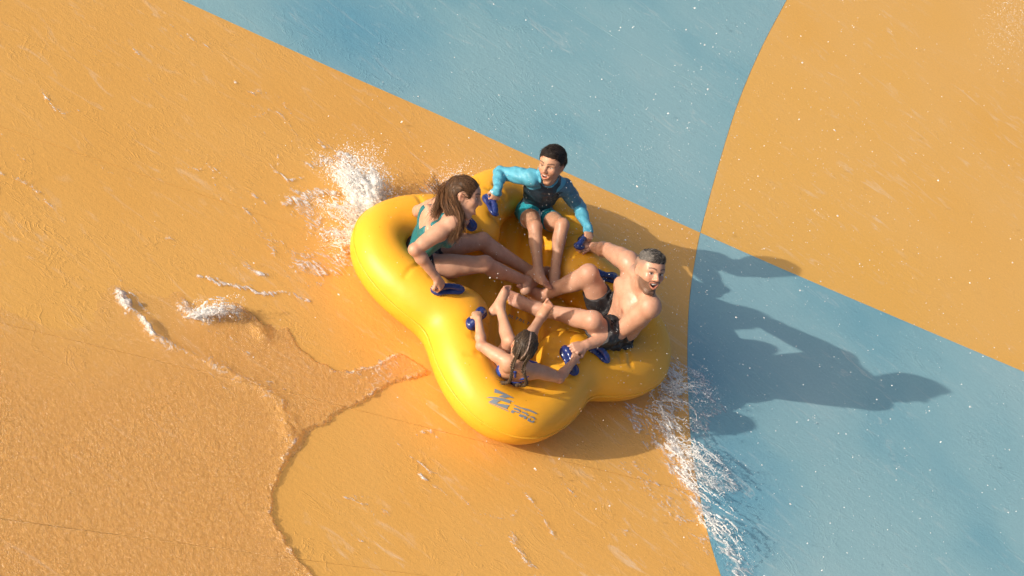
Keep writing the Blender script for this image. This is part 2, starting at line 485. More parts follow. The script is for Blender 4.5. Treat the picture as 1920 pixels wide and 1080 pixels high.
# creases pressed into the tube beside each seat
def local_push(P, off):
    P = np.array(P, float)
    for _ in range(10): P[:, 2] -= (rf.sample(P) - off) * .7
    return P
r_c = np.random.default_rng(3)
for k in range(4):
    a = LOBE_AT + k * math.pi / 2; ca_, sa_ = math.cos(a), math.sin(a)
    for sg in (1, -1):
        for i in range(5):
            x_ = .44 + .065 * i + r_c.normal(0, .012); sl_ = r_c.normal(.04, .03)
            loc = [(x_ + sl_ * t, sg * (.20 + .15 * t * (.7 + .5 * r_c.random())), .45) for t in (0, .25, .5, .75, 1)]
            P_ = local_push([(x * ca_ - y * sa_, x * sa_ + y * ca_ + .04, z) for x, y, z in loc], .006)
            if (P_[:, 2] < .18).any(): continue
            rf.chain(list(P_), [.010, .0095, .0085, .0075, .0065], .022, True)
RV, RQ = rf.mesh(2)
tube = mesh_obj('tube', RV, RQ, M['vinyl'], raft)
def raft_push(P, off):
    P = np.array(P, float)
    for _ in range(6):
        e = .006
        g = np.stack([rf.sample(P + np.eye(3)[i] * e) - rf.sample(P - np.eye(3)[i] * e) for i in range(3)], 1)
        g /= np.maximum(np.linalg.norm(g, axis=1, keepdims=True), 1e-6)
        P = P - g * (rf.sample(P) - off)[:, None] * .8
    return P, g
# welded seam round the outside
th = np.linspace(0, 2 * math.pi, 361)[:-1]
def rim(z, off=0):
    out = []
    lo, hi = np.full(len(th), .45), np.full(len(th), 1.19)
    rr = np.linspace(1.17, .5, 600)
    P = np.stack([rr[None, :] * np.cos(th)[:, None], rr[None, :] * np.sin(th)[:, None] + .04, np.full((len(th), len(rr)), z)], -1)
    v = rf.sample(P.reshape(-1, 3)).reshape(len(th), len(rr))
    j = np.argmax(v < 0, axis=1)
    r = rr[j]
    r = np.stack([np.roll(r, q) for q in (-3, -2, -1, 0, 1, 2, 3)]).mean(0) + off
    return np.stack([r * np.cos(th), r * np.sin(th) + .04, np.full(len(th), z)], 1)
def ring_tube(P, r, n=8):
    m = len(P); T = np.roll(P, -1, 0) - np.roll(P, 1, 0); T /= np.linalg.norm(T, axis=1, keepdims=True)
    Nn = np.stack([T[:, 1], -T[:, 0], np.zeros(m)], 1); V = []
    for k in range(n):
        a = 2 * math.pi * k / n; V.append(P + r * (math.cos(a) * Nn + math.sin(a) * np.array([0, 0, 1])))
    V = np.stack(V, 1).reshape(-1, 3); idx = np.arange(m * n).reshape(m, n)
    F = np.stack([idx, np.roll(idx, -1, 0), np.roll(np.roll(idx, -1, 0), -1, 1), np.roll(idx, -1, 1)], -1).reshape(-1, 4)
    return V, F
V_, F_ = ring_tube(rim(.19), .0075)
mesh_obj('seam', V_, F_, M['vinyl'], raft)
# inflated floor with ribs
def floor_mesh():
    n, m = 180, 26; V = [(0, .04, .155)]; F = []
    c = rim(.12)
    for j in range(1, m + 1):
        t = j / m
        for i in range(n):
            q = c[i * 2]; x = q[0] * t * .86; y = .04 + (q[1] - .04) * t * .86
            u = x * math.cos(LOBE_AT) + y * math.sin(LOBE_AT)
            z = .14 + .012 * math.cos(u * 2 * math.pi / .12) * (1 - t**4)
            V.append((x, y, z))
    for i in range(n): F.append((0, 1 + i, 1 + (i + 1) % n))
    for j in range(m - 1):
        for i in range(n):
            a = 1 + j * n; F.append((a + i, a + n + i, a + n + (i + 1) % n, a + (i + 1) % n))
    return V, F
V_, F_ = floor_mesh()
mesh_obj('floor', V_, F_, M['vinyl'], raft)
# printed logo on the lobe with the girl
LOGO = {"z_top": [[0.2219, -0.8942, 0.3598], [0.2897, -0.8715, 0.3637], [0.3499, -0.8545, 0.3641], [0.3126, -0.8846, 0.3605], [0.305, -0.9008, 0.3563], [0.268, -0.9207, 0.35], [0.2768, -0.9028, 0.3567], [0.2861, -0.8865, 0.3611], [0.2329, -0.9179, 0.3519]], "z_mid": [[0.2116, -0.9672, 0.3188], [0.2239, -0.9546, 0.3305], [0.2558, -0.9331, 0.3443], [0.3069, -0.9034, 0.3554], [0.3584, -0.8796, 0.3584], [0.3408, -0.8952, 0.3553], [0.3429, -0.9016, 0.3528], [0.3513, -0.9056, 0.3504], [0.2914, -0.9314, 0.3438], [0.253, -0.9468, 0.336]], "z_low": [[0.2519, -0.9496, 0.3341], [0.2905, -0.9327, 0.3432], [0.2812, -0.9574, 0.3275], [0.3519, -0.9166, 0.3452], [0.3486, -0.9307, 0.338], [0.3538, -0.9441, 0.328], [0.2383, -0.9764, 0.3117]], "z_line": [[0.2403, -0.9798, 0.3081], [0.2457, -0.9763, 0.3114], [0.3692, -0.9438, 0.3248], [0.3667, -0.9485, 0.3217]], "swoosh": [[0.3648, -0.8986, 0.3512], [0.3787, -0.8913, 0.3521], [0.4132, -0.8787, 0.3506], [0.4515, -0.8533, 0.3507], [0.4894, -0.836, 0.3459], [0.5162, -0.8259, 0.3396], [0.514, -0.8344, 0.3367], [0.4833, -0.8492, 0.3424], [0.4461, -0.8677, 0.3471], [0.417, -0.8833, 0.348], [0.3857, -0.8949, 0.3494]], "swoosh2": [[0.4232, -0.8783, 0.3487], [0.4264, -0.8746, 0.3494], [0.4565, -0.8669, 0.3441], [0.4545, -0.8697, 0.3437]], "p1": [[0.3815, -0.9091, 0.3438], [0.3985, -0.898, 0.3456], [0.4154, -0.8933, 0.3437], [0.4253, -0.8949, 0.3405], [0.4252, -0.9037, 0.3356], [0.4147, -0.9042, 0.3385], [0.3823, -0.9189, 0.3383]], "p2": [[0.3805, -0.9276, 0.3332], [0.3976, -0.9194, 0.3341], [0.4254, -0.9061, 0.3341], [0.4256, -0.9112, 0.3307], [0.3977, -0.9249, 0.3305], [0.3981, -0.9352, 0.323], [0.381, -0.942, 0.3227]], "r1": [[0.4352, -0.8893, 0.3404], [0.4623, -0.8754, 0.3382], [0.4768, -0.8749, 0.3327], [0.4802, -0.8809, 0.3276], [0.4717, -0.8851, 0.3289], [0.4621, -0.8853, 0.3332], [0.4352, -0.8984, 0.3357]], "r2": [[0.435, -0.9089, 0.3292], [0.4781, -0.8874, 0.3242], [0.4776, -0.9045, 0.3127], [0.4669, -0.9098, 0.3144], [0.4658, -0.9036, 0.3197], [0.4561, -0.9076, 0.3211], [0.4507, -0.9168, 0.317], [0.4321, -0.9222, 0.3206]], "o1": [[0.4905, -0.879, 0.3238], [0.4938, -0.8686, 0.3281], [0.5067, -0.8578, 0.3282], [0.5183, -0.8539, 0.3238], [0.5296, -0.8548, 0.3163], [0.5263, -0.8618, 0.3136], [0.512, -0.8642, 0.3214], [0.501, -0.8701, 0.3234]], "o2": [[0.4884, -0.8856, 0.3205], [0.4999, -0.879, 0.3184], [0.5011, -0.8867, 0.3121], [0.52, -0.8765, 0.3073], [0.5224, -0.8683, 0.3119], [0.5303, -0.8636, 0.3094], [0.5317, -0.8703, 0.3032], [0.5262, -0.8793, 0.3003], [0.5082, -0.8911, 0.3035], [0.491, -0.899, 0.3086]]}
def decal(poly, name, parent, off=.0025, push=True):
    bm = bmesh.new()
    bm.faces.new([bm.verts.new(p) for p in poly])
    bmesh.ops.triangulate(bm, faces=bm.faces[:])
    for _ in range(4):
        e = [x for x in bm.edges if x.calc_length() > .014]
        if not e: break
        bmesh.ops.subdivide_edges(bm, edges=e, cuts=1)
        bmesh.ops.triangulate(bm, faces=bm.faces[:])
    P = np.array([v.co[:] for v in bm.verts])
    g = None
    if push: P, g = raft_push(P, off)
    for v, p in zip(bm.verts, P): v.co = p
    bm.normal_update()
    F = [[l.index for l in f.verts] for f in bm.faces] if not bm.verts.index_update() else None
    nn = np.array([f.normal[:] for f in bm.faces]).mean(0)
    if g is not None and nn @ g.mean(0) < 0: F = [f[::-1] for f in F]
    o = mesh_obj(name, P, F, M['logo'], parent, smooth=True); bm.free(); return o
for k, poly in LOGO.items():
    decal(poly, 'letter' if k[0] in 'pro' and k[1] in '12' else 'emblem_stroke', tube)
# air valve on the lobe behind the boy
def valve(p):
    P, g = raft_push(np.array([p]), .002); n = g[0]; x = unit(np.cross(n, (0, 1, .1))); y = np.cross(n, x); V, F = [], []
    prof = [(.020, 0), (.020, .005), (.014, .008), (.013, .004), (.0, .004)]
    for r, h in prof:
        for k in range(20):
            a = k * math.pi / 10; V.append(P[0] + x * r * math.cos(a) + y * r * math.sin(a) + n * h)
    for j in range(len(prof) - 1):
        for k in range(20): F.append((j * 20 + k, j * 20 + (k + 1) % 20, (j + 1) * 20 + (k + 1) % 20, (j + 1) * 20 + k))
    mesh_obj('valve', V, F, M['valve'], raft)
valve((-.22, 1.075, .33))
# moulded handles: a flat pad with a bulbous end and an arched grip
HANDLES = [["w_near", -0.354, -0.51, 0.395, 0.74, 0.628, 0.242, -0.193, -0.146, 0.97], ["g_left", -0.113, -0.559, 0.396, 0.038, 0.998, 0.043, 0.212, -0.05, 0.976], ["g_right", 0.491, -0.351, 0.387, 0.75, -0.661, -0.022, -0.182, -0.239, 0.954], ["m_near", 0.598, -0.143, 0.402, 0.938, 0.227, -0.261, 0.271, -0.015, 0.963], ["b_right", -0.475, 0.34, 0.409, 0.624, -0.743, 0.242, 0.045, 0.343, 0.938], ["w_far", -0.55, 0.125, 0.387, 0.919, -0.394, 0.025, -0.237, -0.5, 0.833], ["b_left", 0.13, 0.596, 0.406, -0.04, -0.965, 0.26, -0.286, 0.261, 0.922], ["m_far", 0.373, 0.502, 0.383, 0.774, 0.633, -0.002, 0.246, -0.297, 0.923]]
def handle_meshes():
    I3 = np.eye(3)
    f = Field((-.14, -.07, -.03), (.14, .07, .09), .0035)
    f.ell((-.060, 0, .004), I3, (.046, .043, .024), .02)
    f.ell((.064, 0, .003), I3, (.042, .037, .014), .02)
    f.ell((0, 0, .0), I3, (.085, .034, .012), .02)
    pad = f.mesh(2)
    g = Field((-.14, -.07, -.03), (.14, .07, .09), .0035)
    pts = [(-.078, 0, .006), (-.06, 0, .026), (-.03, 0, .034), (0, 0, .035), (.03, 0, .030), (.058, 0, .018), (.074, 0, .006)]
    g.chain(pts, [.030, .026, .019, .0165, .0175, .02, .024], .01)
    return pad, g.mesh(2)
(pv, pf), (gv, gf) = handle_meshes()
proto = None
for h in HANDLES:
    c, x, n = np.array(h[1:4]), unit(h[4:7]), unit(h[7:10])
    x = unit(x - n * (x @ n)); y = np.cross(n, x)
    mw = Matrix(((x[0], y[0], n[0], c[0]), (x[1], y[1], n[1], c[1]), (x[2], y[2], n[2], c[2]), (0, 0, 0, 1)))
    if proto is None:
        p = mesh_obj('handle', pv, pf, M['navy'], None); q = mesh_obj('grip', gv, gf, M['navy'], None); proto = (p, q)
    else:
        p, q = proto[0].copy(), proto[1].copy(); COL.objects.link(p); COL.objects.link(q)
    p.parent = raft; p.matrix_parent_inverse = Matrix.Translation(raft.location).inverted(); p.matrix_basis = mw
    q.parent = p; q.matrix_parent_inverse = Matrix.Identity(4); q.matrix_basis = Matrix.Identity(4)
# worn lettering printed on the floor
for k, (x, y) in enumerate([(0.04, -0.094), (0.062, -0.088), (0.085, -0.074), (0.109, -0.065), (0.134, -0.056), (0.159, -0.047)]):
    v = []; f = []
    for (a0, b0, a1, b1) in (((-.008, -.014, -.003, .014), (.003, -.012, .008, .013), (-.008, .006, .008, .011)), ((-.009, -.013, -.004, .013), (-.009, -.013, .007, -.008)), ((-.003, -.014, .003, .014), (-.009, .008, .009, .013)))[k % 3]:
        n_ = len(v); v += [(x + a0, y + b0, .1575), (x + a1, y + b0, .1575), (x + a1, y + b1, .1575), (x + a0, y + b1, .1575)]; f.append((n_, n_ + 1, n_ + 2, n_ + 3))
    mesh_obj('letter', v, f, M['logo'], bpy.data.objects['floor'], smooth=False)
# ------------------------------------------------------------------ people
r0_ = np.random.default_rng(77)
JOINTS = {
    'man': {"pelvis": [0.624, 0.205, 0.289], "neck": [0.557, 0.14, 0.808], "head": [0.546, 0.089, 0.967], "shL": [0.675, 0.012, 0.814], "shR": [0.419, 0.295, 0.761], "elL": [0.635, 0.008, 0.51], "wrL": [0.513, -0.231, 0.462], "haL": [0.47, -0.307, 0.457], "elR": [0.286, 0.491, 0.577], "wrR": [0.189, 0.648, 0.391], "haR": [0.157, 0.569, 0.431], "knL": [0.457, -0.12, 0.559], "anL": [0.149, -0.013, 0.269], "toL": [-0.036, -0.077, 0.268], "knR": [0.271, 0.181, 0.584], "anR": [0.123, 0.191, 0.195], "toR": [-0.029, 0.089, 0.291], "hipL": [0.672, 0.122, 0.269], "hipR": [0.577, 0.287, 0.269]},
    'woman': {"pelvis": [-0.617, -0.289, 0.265], "neck": [-0.627, -0.345, 0.738], "head": [-0.602, -0.307, 0.888], "shR": [-0.566, -0.453, 0.792], "shL": [-0.706, -0.21, 0.622], "elR": [-0.64, -0.664, 0.634], "wrR": [-0.449, -0.6, 0.502], "haR": [-0.392, -0.579, 0.456], "elL": [-0.795, -0.088, 0.387], "wrL": [-0.619, 0.073, 0.398], "haL": [-0.559, 0.054, 0.44], "knR": [-0.277, -0.125, 0.398], "anR": [-0.006, 0.138, 0.261], "toR": [0.044, 0.313, 0.229], "knL": [-0.379, 0.109, 0.332], "anL": [-0.016, 0.261, 0.245], "toL": [0.06, 0.428, 0.224], "hipL": [-0.643, -0.208, 0.245], "hipR": [-0.592, -0.37, 0.245]},
    'boy': {"pelvis": [-0.228, 0.758, 0.251], "neck": [-0.285, 0.636, 0.626], "head": [-0.327, 0.613, 0.756], "shR": [-0.373, 0.555, 0.625], "shL": [-0.182, 0.753, 0.566], "elR": [-0.559, 0.58, 0.479], "wrR": [-0.502, 0.382, 0.521], "haR": [-0.482, 0.365, 0.464], "elL": [-0.017, 0.855, 0.424], "wrL": [0.101, 0.688, 0.466], "haL": [0.139, 0.639, 0.452], "knR": [-0.169, 0.452, 0.397], "anR": [0.023, 0.198, 0.327], "toR": [0.12, 0.115, 0.375], "knL": [-0.041, 0.557, 0.46], "anL": [0.104, 0.306, 0.317], "toL": [0.149, 0.184, 0.356], "hipL": [-0.163, 0.784, 0.231], "hipR": [-0.293, 0.732, 0.231]},
    'girl': {"pelvis": [0.223, -0.627, 0.236], "neck": [0.265, -0.777, 0.526], "head": [0.207, -0.745, 0.615], "shL": [0.194, -0.832, 0.524], "shR": [0.341, -0.695, 0.473], "elL": [0.008, -0.785, 0.457], "wrL": [-0.101, -0.638, 0.474], "haL": [-0.131, -0.592, 0.463], "elR": [0.492, -0.572, 0.431], "wrR": [0.507, -0.394, 0.436], "haR": [0.502, -0.341, 0.444], "knL": [0.123, -0.632, 0.479], "anL": [-0.042, -0.431, 0.464], "toL": [-0.072, -0.324, 0.55], "knR": [0.208, -0.514, 0.452], "anR": [0.193, -0.252, 0.451], "toR": [0.181, -0.268, 0.585], "hipL": [0.171, -0.647, 0.216], "hipR": [0.274, -0.606, 0.216]}}

class Body:
    """one continuous body surface grown from joints"""
    def __init__(s, name, P, face_f, face_u, h):
        s.P = P; s.j = {k: np.array(v) for k, v in JOINTS[name].items()}
        pts = np.array(list(s.j.values()))
        s.f = Field(pts.min(0) - .17, pts.max(0) + .19, h)
        s.hf = unit(face_f); s.hl = unit(np.cross(unit(face_u), s.hf)); s.hu = np.cross(s.hf, s.hl)
        s.HM = np.array([s.hf, s.hl, s.hu]); s.H = P['H']; s.hc = s.j['head']
        s.torso(); s.arms(); s.legs(); s.head()
    def hp(s, f, l, u): return s.hc + s.H * (f * s.hf + l * s.hl + u * s.hu)
    def hcone(s, a, b, ra, rb, k=.02, sub=False): s.f.cone(s.hp(*a), s.hp(*b), ra * s.H, rb * s.H, k * s.H, sub)
    def hell(s, c, r, k=.04, sub=False): s.f.ell(s.hp(*c), s.HM, np.array(r) * s.H, k * s.H, sub)

    def torso(s):
        j, P, f = s.j, s.P, s.f
        sp = j['neck'] - j['pelvis']; L = np.linalg.norm(sp); su = unit(sp)
        lp, ls = j['hipL'] - j['hipR'], j['shL'] - j['shR']
        FP, FS = frame(su, lp), frame(su, ls); FW = frame(su, unit(lp) + unit(ls))
        s.FP, s.FS, s.FW, s.L = FP, FS, FW, L
        m = L / .52
        back = P.get('hunch', .02)
        wa = j['pelvis'] + sp * .30 - FW[0] * back; ri = j['pelvis'] + sp * .63 - FS[0] * back
        s.waist, s.ribs = wa, ri
        w = P['width']
        f.ell(j['pelvis'] + su * .0, FP, (.105 * m * w, .150 * m * w, .10 * m), .03)
        f.ell(wa, FW, (.088 * m * w * P.get('belly', 1), P.get('waist', .128) * m * w, .13 * m), .05)
        f.ell(ri, FS, (.105 * m * w, .148 * m * w, .165 * m), .05)
        f.ell(j['pelvis'] + sp * .80 - FS[0] * .01, FS, (.085 * m * w, .155 * m * w, .085 * m), .04)
        # buttocks
        for q in ('hipL', 'hipR'):
            f.ell(j[q] - FP[0] * .035 * m - su * .01, FP, (.085 * m * w, .078 * m * w, .085 * m), .03)
        # shoulders and traps
        nk = s.hp(-.10, 0, -.30)
        for sd in ('L', 'R'):
            sg = 1 if sd == 'L' else -1
            sh = j['sh' + sd]
            f.cone(j['neck'] - FS[0] * .015, sh, P['neck'] * .85, P['sh'] * .8, .03)
            f.cone(nk, (j['neck'] + sh) / 2 - FS[0] * .02, P['neck'] * .55, P['neck'] * .55, .03)
            f.ball(sh, P['sh'], .03)
            # lats and shoulder blades
            f.cone(sh - su * .03 - FS[0] * .02, wa + FW[1] * sg * .075 * m - FW[0] * .02, P['sh'] * .75, .05 * m, .04)
            f.ell(ri + su * .05 * m - FS[0] * .075 * m + FS[1] * sg * .075 * m, FS, (.03 * m, .055 * m, .075 * m), .03)
            if P['sex'] == 'm':
                f.ell(ri + su * .055 * m + FS[0] * .085 * m + FS[1] * sg * .072 * m, FS, (.032 * m * P['mus'], .075 * m, .058 * m), .02)
            elif P['sex'] == 'f':
                f.ell(ri + su * .01 * m + FS[0] * .095 * m + FS[1] * sg * .068 * m, FS, (.052 * m, .055 * m, .055 * m), .022)
        f.cone(j['neck'] - su * .03 - FS[0] * .012, nk, P['neck'] * 1.05, P['neck'], .025)
        if P['sex'] == 'm' and P['mus'] > .8:
            f.ell(wa + FW[0] * .045 * m - su * .01, FW, (.06 * m, .10 * m, .10 * m), .03)     # belly
            for sg in (1, -1): f.cone(j['neck'] + FS[0] * .035, j['neck'] + FS[0] * .025 + FS[1] * sg * .12 - su * .012, .012, .010, .018)

    def arms(s):
        j, P, f = s.j, s.P, s.f
        for sd in ('L', 'R'):
            sh, el, wr, ha = (j[q + sd] for q in ('sh', 'el', 'wr', 'ha'))
            r1, r2 = P['ua']; r3, r4 = P['fa']
            ax = el - sh
            f.cone(sh, el, r1, r2, .02)
            f.cone(sh + ax * .12, sh + ax * .42, P['sh'] * .82, r1 * .95, .03)                 # deltoid
            f.cone(sh + ax * .35, sh + ax * .75, r1 * 1.03, r2 * 1.03, .03)                    # biceps
            fx = wr - el
            f.cone(el, el + fx * .3, r2 * .98, r3, .015); f.cone(el + fx * .3, wr, r3, r4, .015)
            f.ball(el - unit(unit(wr - el) + unit(sh - el)) * .006, r2 * .93, .015)
            s.hand(wr, ha, el, sd)

    def hand(s, wr, ha, el, sd):
        f, k = s.f, s.P['hand']
        d = unit(ha - wr)
        dors = s.P.get('dors' + sd)                                # back of the hand
        n = unit(np.array(dors) - d * (np.array(dors) @ d)); t = np.cross(d, n)
        th = s.P.get('thumb' + sd, 1)                              # which side the thumb is on
        M3 = np.array([d, t, n])
        f.cone(wr, wr + d * .03 * k, s.P['fa'][1] * .95, .022 * k, .012)
        f.ell(wr + d * .05 * k, M3, (.048 * k, .038 * k, .017 * k), .012)
        kn = wr + d * .088 * k
        for i, o in enumerate((-1.5, -.5, .5, 1.5)):
            o2 = o * th                                            # +th = index side
            ln = (.82, 1.0, 1.06, .98)[i] if th > 0 else (.82, 1.0, 1.06, .98)[i]
            a0 = kn + t * o2 * .0195 * k - d * (.006 if abs(o) > 1 else 0) * k
            r = .0092 * k
            f.cone(wr + d * .05 * k + t * o2 * .014 * k, a0, .013 * k, .0105 * k, .008)
            ang = 0; p = a0
            for ph, (l, da) in enumerate(((.044, s.P.get('curl', 55)), (.027, 75), (.022, 45))):
                ang += math.radians(da)
                q = p + (d * math.cos(ang) - n * math.sin(ang)) * l * ln * k
                f.cone(p, q, r * (1 - .07 * ph), r * (1 - .07 * (ph + 1)), .004)
                p = q
        b = wr + d * .028 * k + t * th * .026 * k - n * .006 * k
        m1 = b + (d * .55 + t * th * .55 - n * .35) * .042 * k
        m2 = m1 + (d * .55 - t * th * .25 - n * .6) * .034 * k
        m3 = m2 + (d * .2 - t * th * .65 - n * .5) * .026 * k
        f.cone(wr + d * .015 * k + t * th * .012 * k, b, .014 * k, .014 * k, .01)
        f.chain([b, m1, m2, m3], [.0145 * k, .0115 * k, .0105 * k, .0085 * k], .006)

    def legs(s):
        j, P, f = s.j, s.P, s.f
        for sd in ('L', 'R'):
            hip, kn, an, to = (j[q + sd] for q in ('hip', 'kn', 'an', 'to'))
            t1, t2 = P['th']; c1, c2, c3 = P['ca']
            tx = kn - hip; cx = an - kn
            pole = unit(unit(hip - kn) + unit(an - kn)) if np.linalg.norm(unit(hip - kn) + unit(an - kn)) > .05 else np.array([0, 0, -1.])
            f.cone(hip, hip + tx * .5, t1, (t1 + t2) * .5, .03); f.cone(hip + tx * .5, kn, (t1 + t2) * .5, t2 * .92, .03)
            f.cone(hip + tx * .3 - pole * .012, hip + tx * .7 - pole * .012, t1 * .85, t2 * .9, .03)
            f.ell(kn - pole * .020, np.eye(3), (t2 * .62,) * 3, .02)
            back = unit(pole - unit(cx) * (pole @ unit(cx)))
            f.cone(kn, kn + cx * .3 + back * .012, c1, c2 * .85, .025)
            f.cone(kn + cx * .2 + back * .016, kn + cx * .42 + back * .014, c2 * .8, c2 * .78, .03)
            f.cone(kn + cx * .3 + back * .01, an, c2 * .82, c3, .02)
            f.cone(kn - back * c1 * .3, an - back * .004, c1 * .7, c3 * .85, .02)              # shin
            s.foot(kn, an, to, sd)

    def foot(s, kn, an, to, sd):
        f, k = s.f, s.P['foot']
        d = unit(to - an); dn = unit(unit(an - kn) - d * (unit(an - kn) @ d))
        hint = s.P.get('sole' + sd)
        if hint is not None: dn = unit(np.array(hint) - d * (np.array(hint) @ d))
        w = np.cross(d, dn)                                        # + towards one side
        big = 1 if sd == 'L' else -1
        # body left of a standing foot: d forward, dn down -> w = d x dn points left; big toe of left foot is on its right
        big = -big
        Lf = np.linalg.norm(to - an)
        heel = an + dn * .048 * k - d * .045 * k; ball = to - d * .055 * k + dn * .018 * k
        f.cone(an, heel, .036 * k, .031 * k, .02)
        f.cone(an - d * .03 * k, heel, .026 * k, .028 * k, .02)
        f.cone(heel, ball + w * big * .020 * k, .028 * k, .022 * k, .02); f.cone(heel, ball - w * big * .024 * k, .028 * k, .018 * k, .02)
        f.cone(an, ball + w * big * .012 * k - dn * .006 * k, .034 * k, .019 * k, .025)
        f.cone(an + dn * .01 * k, ball - w * big * .016 * k - dn * .002 * k, .03 * k, .016 * k, .025)
        toes = [(.030, .058, .0135), (.010, .054, .0098), (-.006, .048, .0092), (-.021, .040, .0088), (-.034, .030, .0088)]
        for o, l, r in toes:
            a = ball + w * big * o * k * .95 - dn * .002 * k; b = a + d * l * k + dn * .004 * k
            f.cone(a, b, r * 1.05 * k, r * k, .004)
            f.ball(b, r * 1.06 * k, .004)

    def head(s):
        P = s.P; mo = P.get('mouth', .06); hw = P.get('hw', 1.0)
        s.hell((-.07, 0, .13), (.43, .335 * hw, .355), .05)
        s.hell((-.16, 0, .02), (.33, .30 * hw, .30), .08)
        s.hell((.10, 0, -.12), (.275, .265 * hw, .33), .10)
        s.hell((.13, 0, .13), (.24, .27 * hw, .24), .10)           # forehead
        drop = mo * .9
        s.hcone((.20, .05, -.42 - drop), (.20, -.05, -.42 - drop), .075, .075, .07)   # chin
        for sg in (1, -1):
            s.hcone((-.06, sg * .225 * hw, -.17), (.17, sg * .085, -.41 - drop * .9), .075, .065, .10)   # jaw
            s.hell((.235, sg * .165 * hw, -.10), (.10, .10, .095), .08)                       # cheekbone
            s.hcone((.345 - P.get('soft', 0), sg * .055, .085), (.265 - P.get('soft', 0), sg * .215 * hw, .085), .038, .03, .05)    # brow ridge
            s.hell((.365, sg * .135, .015), (.075, .085, .05), .05, True)                     # eye socket
            s.f.ball(s.hp(.262, sg * .132, .012), .072 * s.H, .008 * s.H)                     # eyeball
            s.hcone((.325, sg * .075, .043), (.30, sg * .195, .035), .017, .015, .02)         # upper lid
            s.hcone((.32, sg * .08, -.022), (.30, sg * .185, -.014), .014, .012, .02)         # lower lid
            # ear
            e = s.hp(-.05, sg * .325 * hw, -.03)
            EM = np.array([unit(s.hf * .9 - s.hl * sg * .35), unit(s.hl * sg * .9 + s.hf * .35), s.hu])
            s.f.ell(e, EM, np.array((.085, .028, .135)) * s.H, .02 * s.H)
            s.f.ell(s.hp(-.03, sg * .355 * hw, -.02), EM, np.array((.05, .02, .085)) * s.H, .02 * s.H, True)
        s.hcone((.335, 0, .06), (.435, 0, -.10), .035, .05, .05)                              # nose
        s.hell((.425, 0, -.105), (.058, .05, .045), .03)
        for sg in (1, -1): s.hell((.385, sg * .055, -.12), (.05, .035, .035), .03)
        # mouth: muzzle, opening, lips
        s.hell((.27, 0, -.25 - drop * .3), (.108, .125, .13 + drop * .3), .07)
        um = -.26 - drop * .35
        wd = P.get('mw', .105); s_c = .035 * P.get('smile', 1); s.s_c = s_c
        s.hell((.40, 0, um + .3 * s_c), (.20, wd * .94, mo), .012, True)
        for sg in (1, -1): s.hell((.36, sg * wd * .62, um + .55 * s_c), (.12, wd * .36, mo * .75), .012, True)
        ring = []
        for q in range(17):
            a = 2 * math.pi * q / 16
            l = wd * math.cos(a); u = um + (mo + .010) * math.sin(a) * (1 - .35 * (l / wd) ** 2) + s_c * (l / wd) ** 2
            ring.append((.376 - 5.0 * l * l - .02 * (math.sin(a) < 0), l, u))
        for q in range(16): s.hcone(ring[q], ring[q + 1], .0145 + .005 * (q > 8), .0145 + .005 * (q + 1 > 8), .014)
        s.um, s.mo, s.wd = um, mo, wd
        # upper teeth
        for q in range(8):
            l = (q - 3.5) / 3.5 * wd * .72
            s.hcone((.325 - 4.0 * l * l, l, um + mo * .95), (.325 - 4.0 * l * l, l, um + mo * .30), .017, .015, .003)
        s.hell((.20, 0, um - mo * .75), (.12, .07, .03), .01)                                  # tongue

    def local(s, V): return ((V - s.hc) @ s.HM.T) / s.H

    def skin_colors(s, V):
        P = s.P; q = s.local(V); F_, L_, U_ = q.T
        c = np.tile(np.array(P['skin']), (len(V), 1))
        def mix(mask, col):
            m = np.clip(mask, 0, 1)[:, None]; c[:] = c * (1 - m) + np.array(col) * m
        def blob(f, l, u, rf_, rl, ru, soft=.35):
            d = np.sqrt(((F_ - f) / rf_) ** 2 + ((L_ - l) / rl) ** 2 + ((U_ - u) / ru) ** 2); return np.clip((1 - d) / soft, 0, 1)
        sk = np.array(P['skin']); near = (np.abs(F_) < .9) & (np.abs(L_) < .6) & (np.abs(U_) < .8)
        red = sk * np.array((1.05, .72, .68))
        for sg in (1, -1): mix(.5 * blob(.3, sg * .16, -.11, .16, .12, .10, .8), red)
        mix(.45 * blob(.46, 0, -.11, .09, .08, .07, .8), red)
        for sg in (1, -1): mix(.5 * blob(-.05, sg * .36, -.03, .12, .1, .15, .6), red)
        um, mo, wd = s.um, s.mo, s.wd
        # lips
        uu = U_ - um - s.s_c * (L_ / wd) ** 2
        e = np.sqrt((L_ / (wd + .022)) ** 2 + (uu / (mo + .034)) ** 2)
        mix(((e < 1.0) & (F_ > .22)) * .8, sk * np.array(P.get('lip', (.93, .66, .62))))
        ins = (np.sqrt((L_ / (wd * .95)) ** 2 + (uu / mo) ** 2) < 1) & (F_ > .0) & (F_ < .350 - 5.0 * L_ ** 2)
        mix(ins * 1.0, (.075, .016, .014))
        tongue = ins & (uu < -mo * .45) & (np.abs(L_) < wd * .6); mix(tongue * 1.0, (.28, .075, .065))
        teeth = ins & (uu > mo * .12) & (F_ > .18); mix(teeth * 1.0, (.74, .71, .65))
        # eyes
        for sg in (1, -1):
            lc = sg * .132
            r = np.sqrt((F_ - .262) ** 2 + (L_ - lc) ** 2 + (U_ - .012) ** 2)
            eye = (r < .079) & (F_ > .29) & (np.abs(U_ - .010) < P.get('eye', .026)) & (np.abs(L_ - lc) < .062)
            mix(eye * 1.0, (.62, .58, .54))
            gz = P.get('gaze', (0, 0))
            iris = eye & (np.sqrt((L_ - lc - gz[0]) ** 2 + (U_ - .012 - gz[1]) ** 2) < .028); mix(iris * 1.0, (.035, .02, .012))
            mix(((r < .10) & (F_ > .27) & (np.abs(U_ - .010 - P.get('eye', .026) - .008) < .011) & (np.abs(L_ - lc) < .075)) * .75, (.04, .022, .016))   # lashes
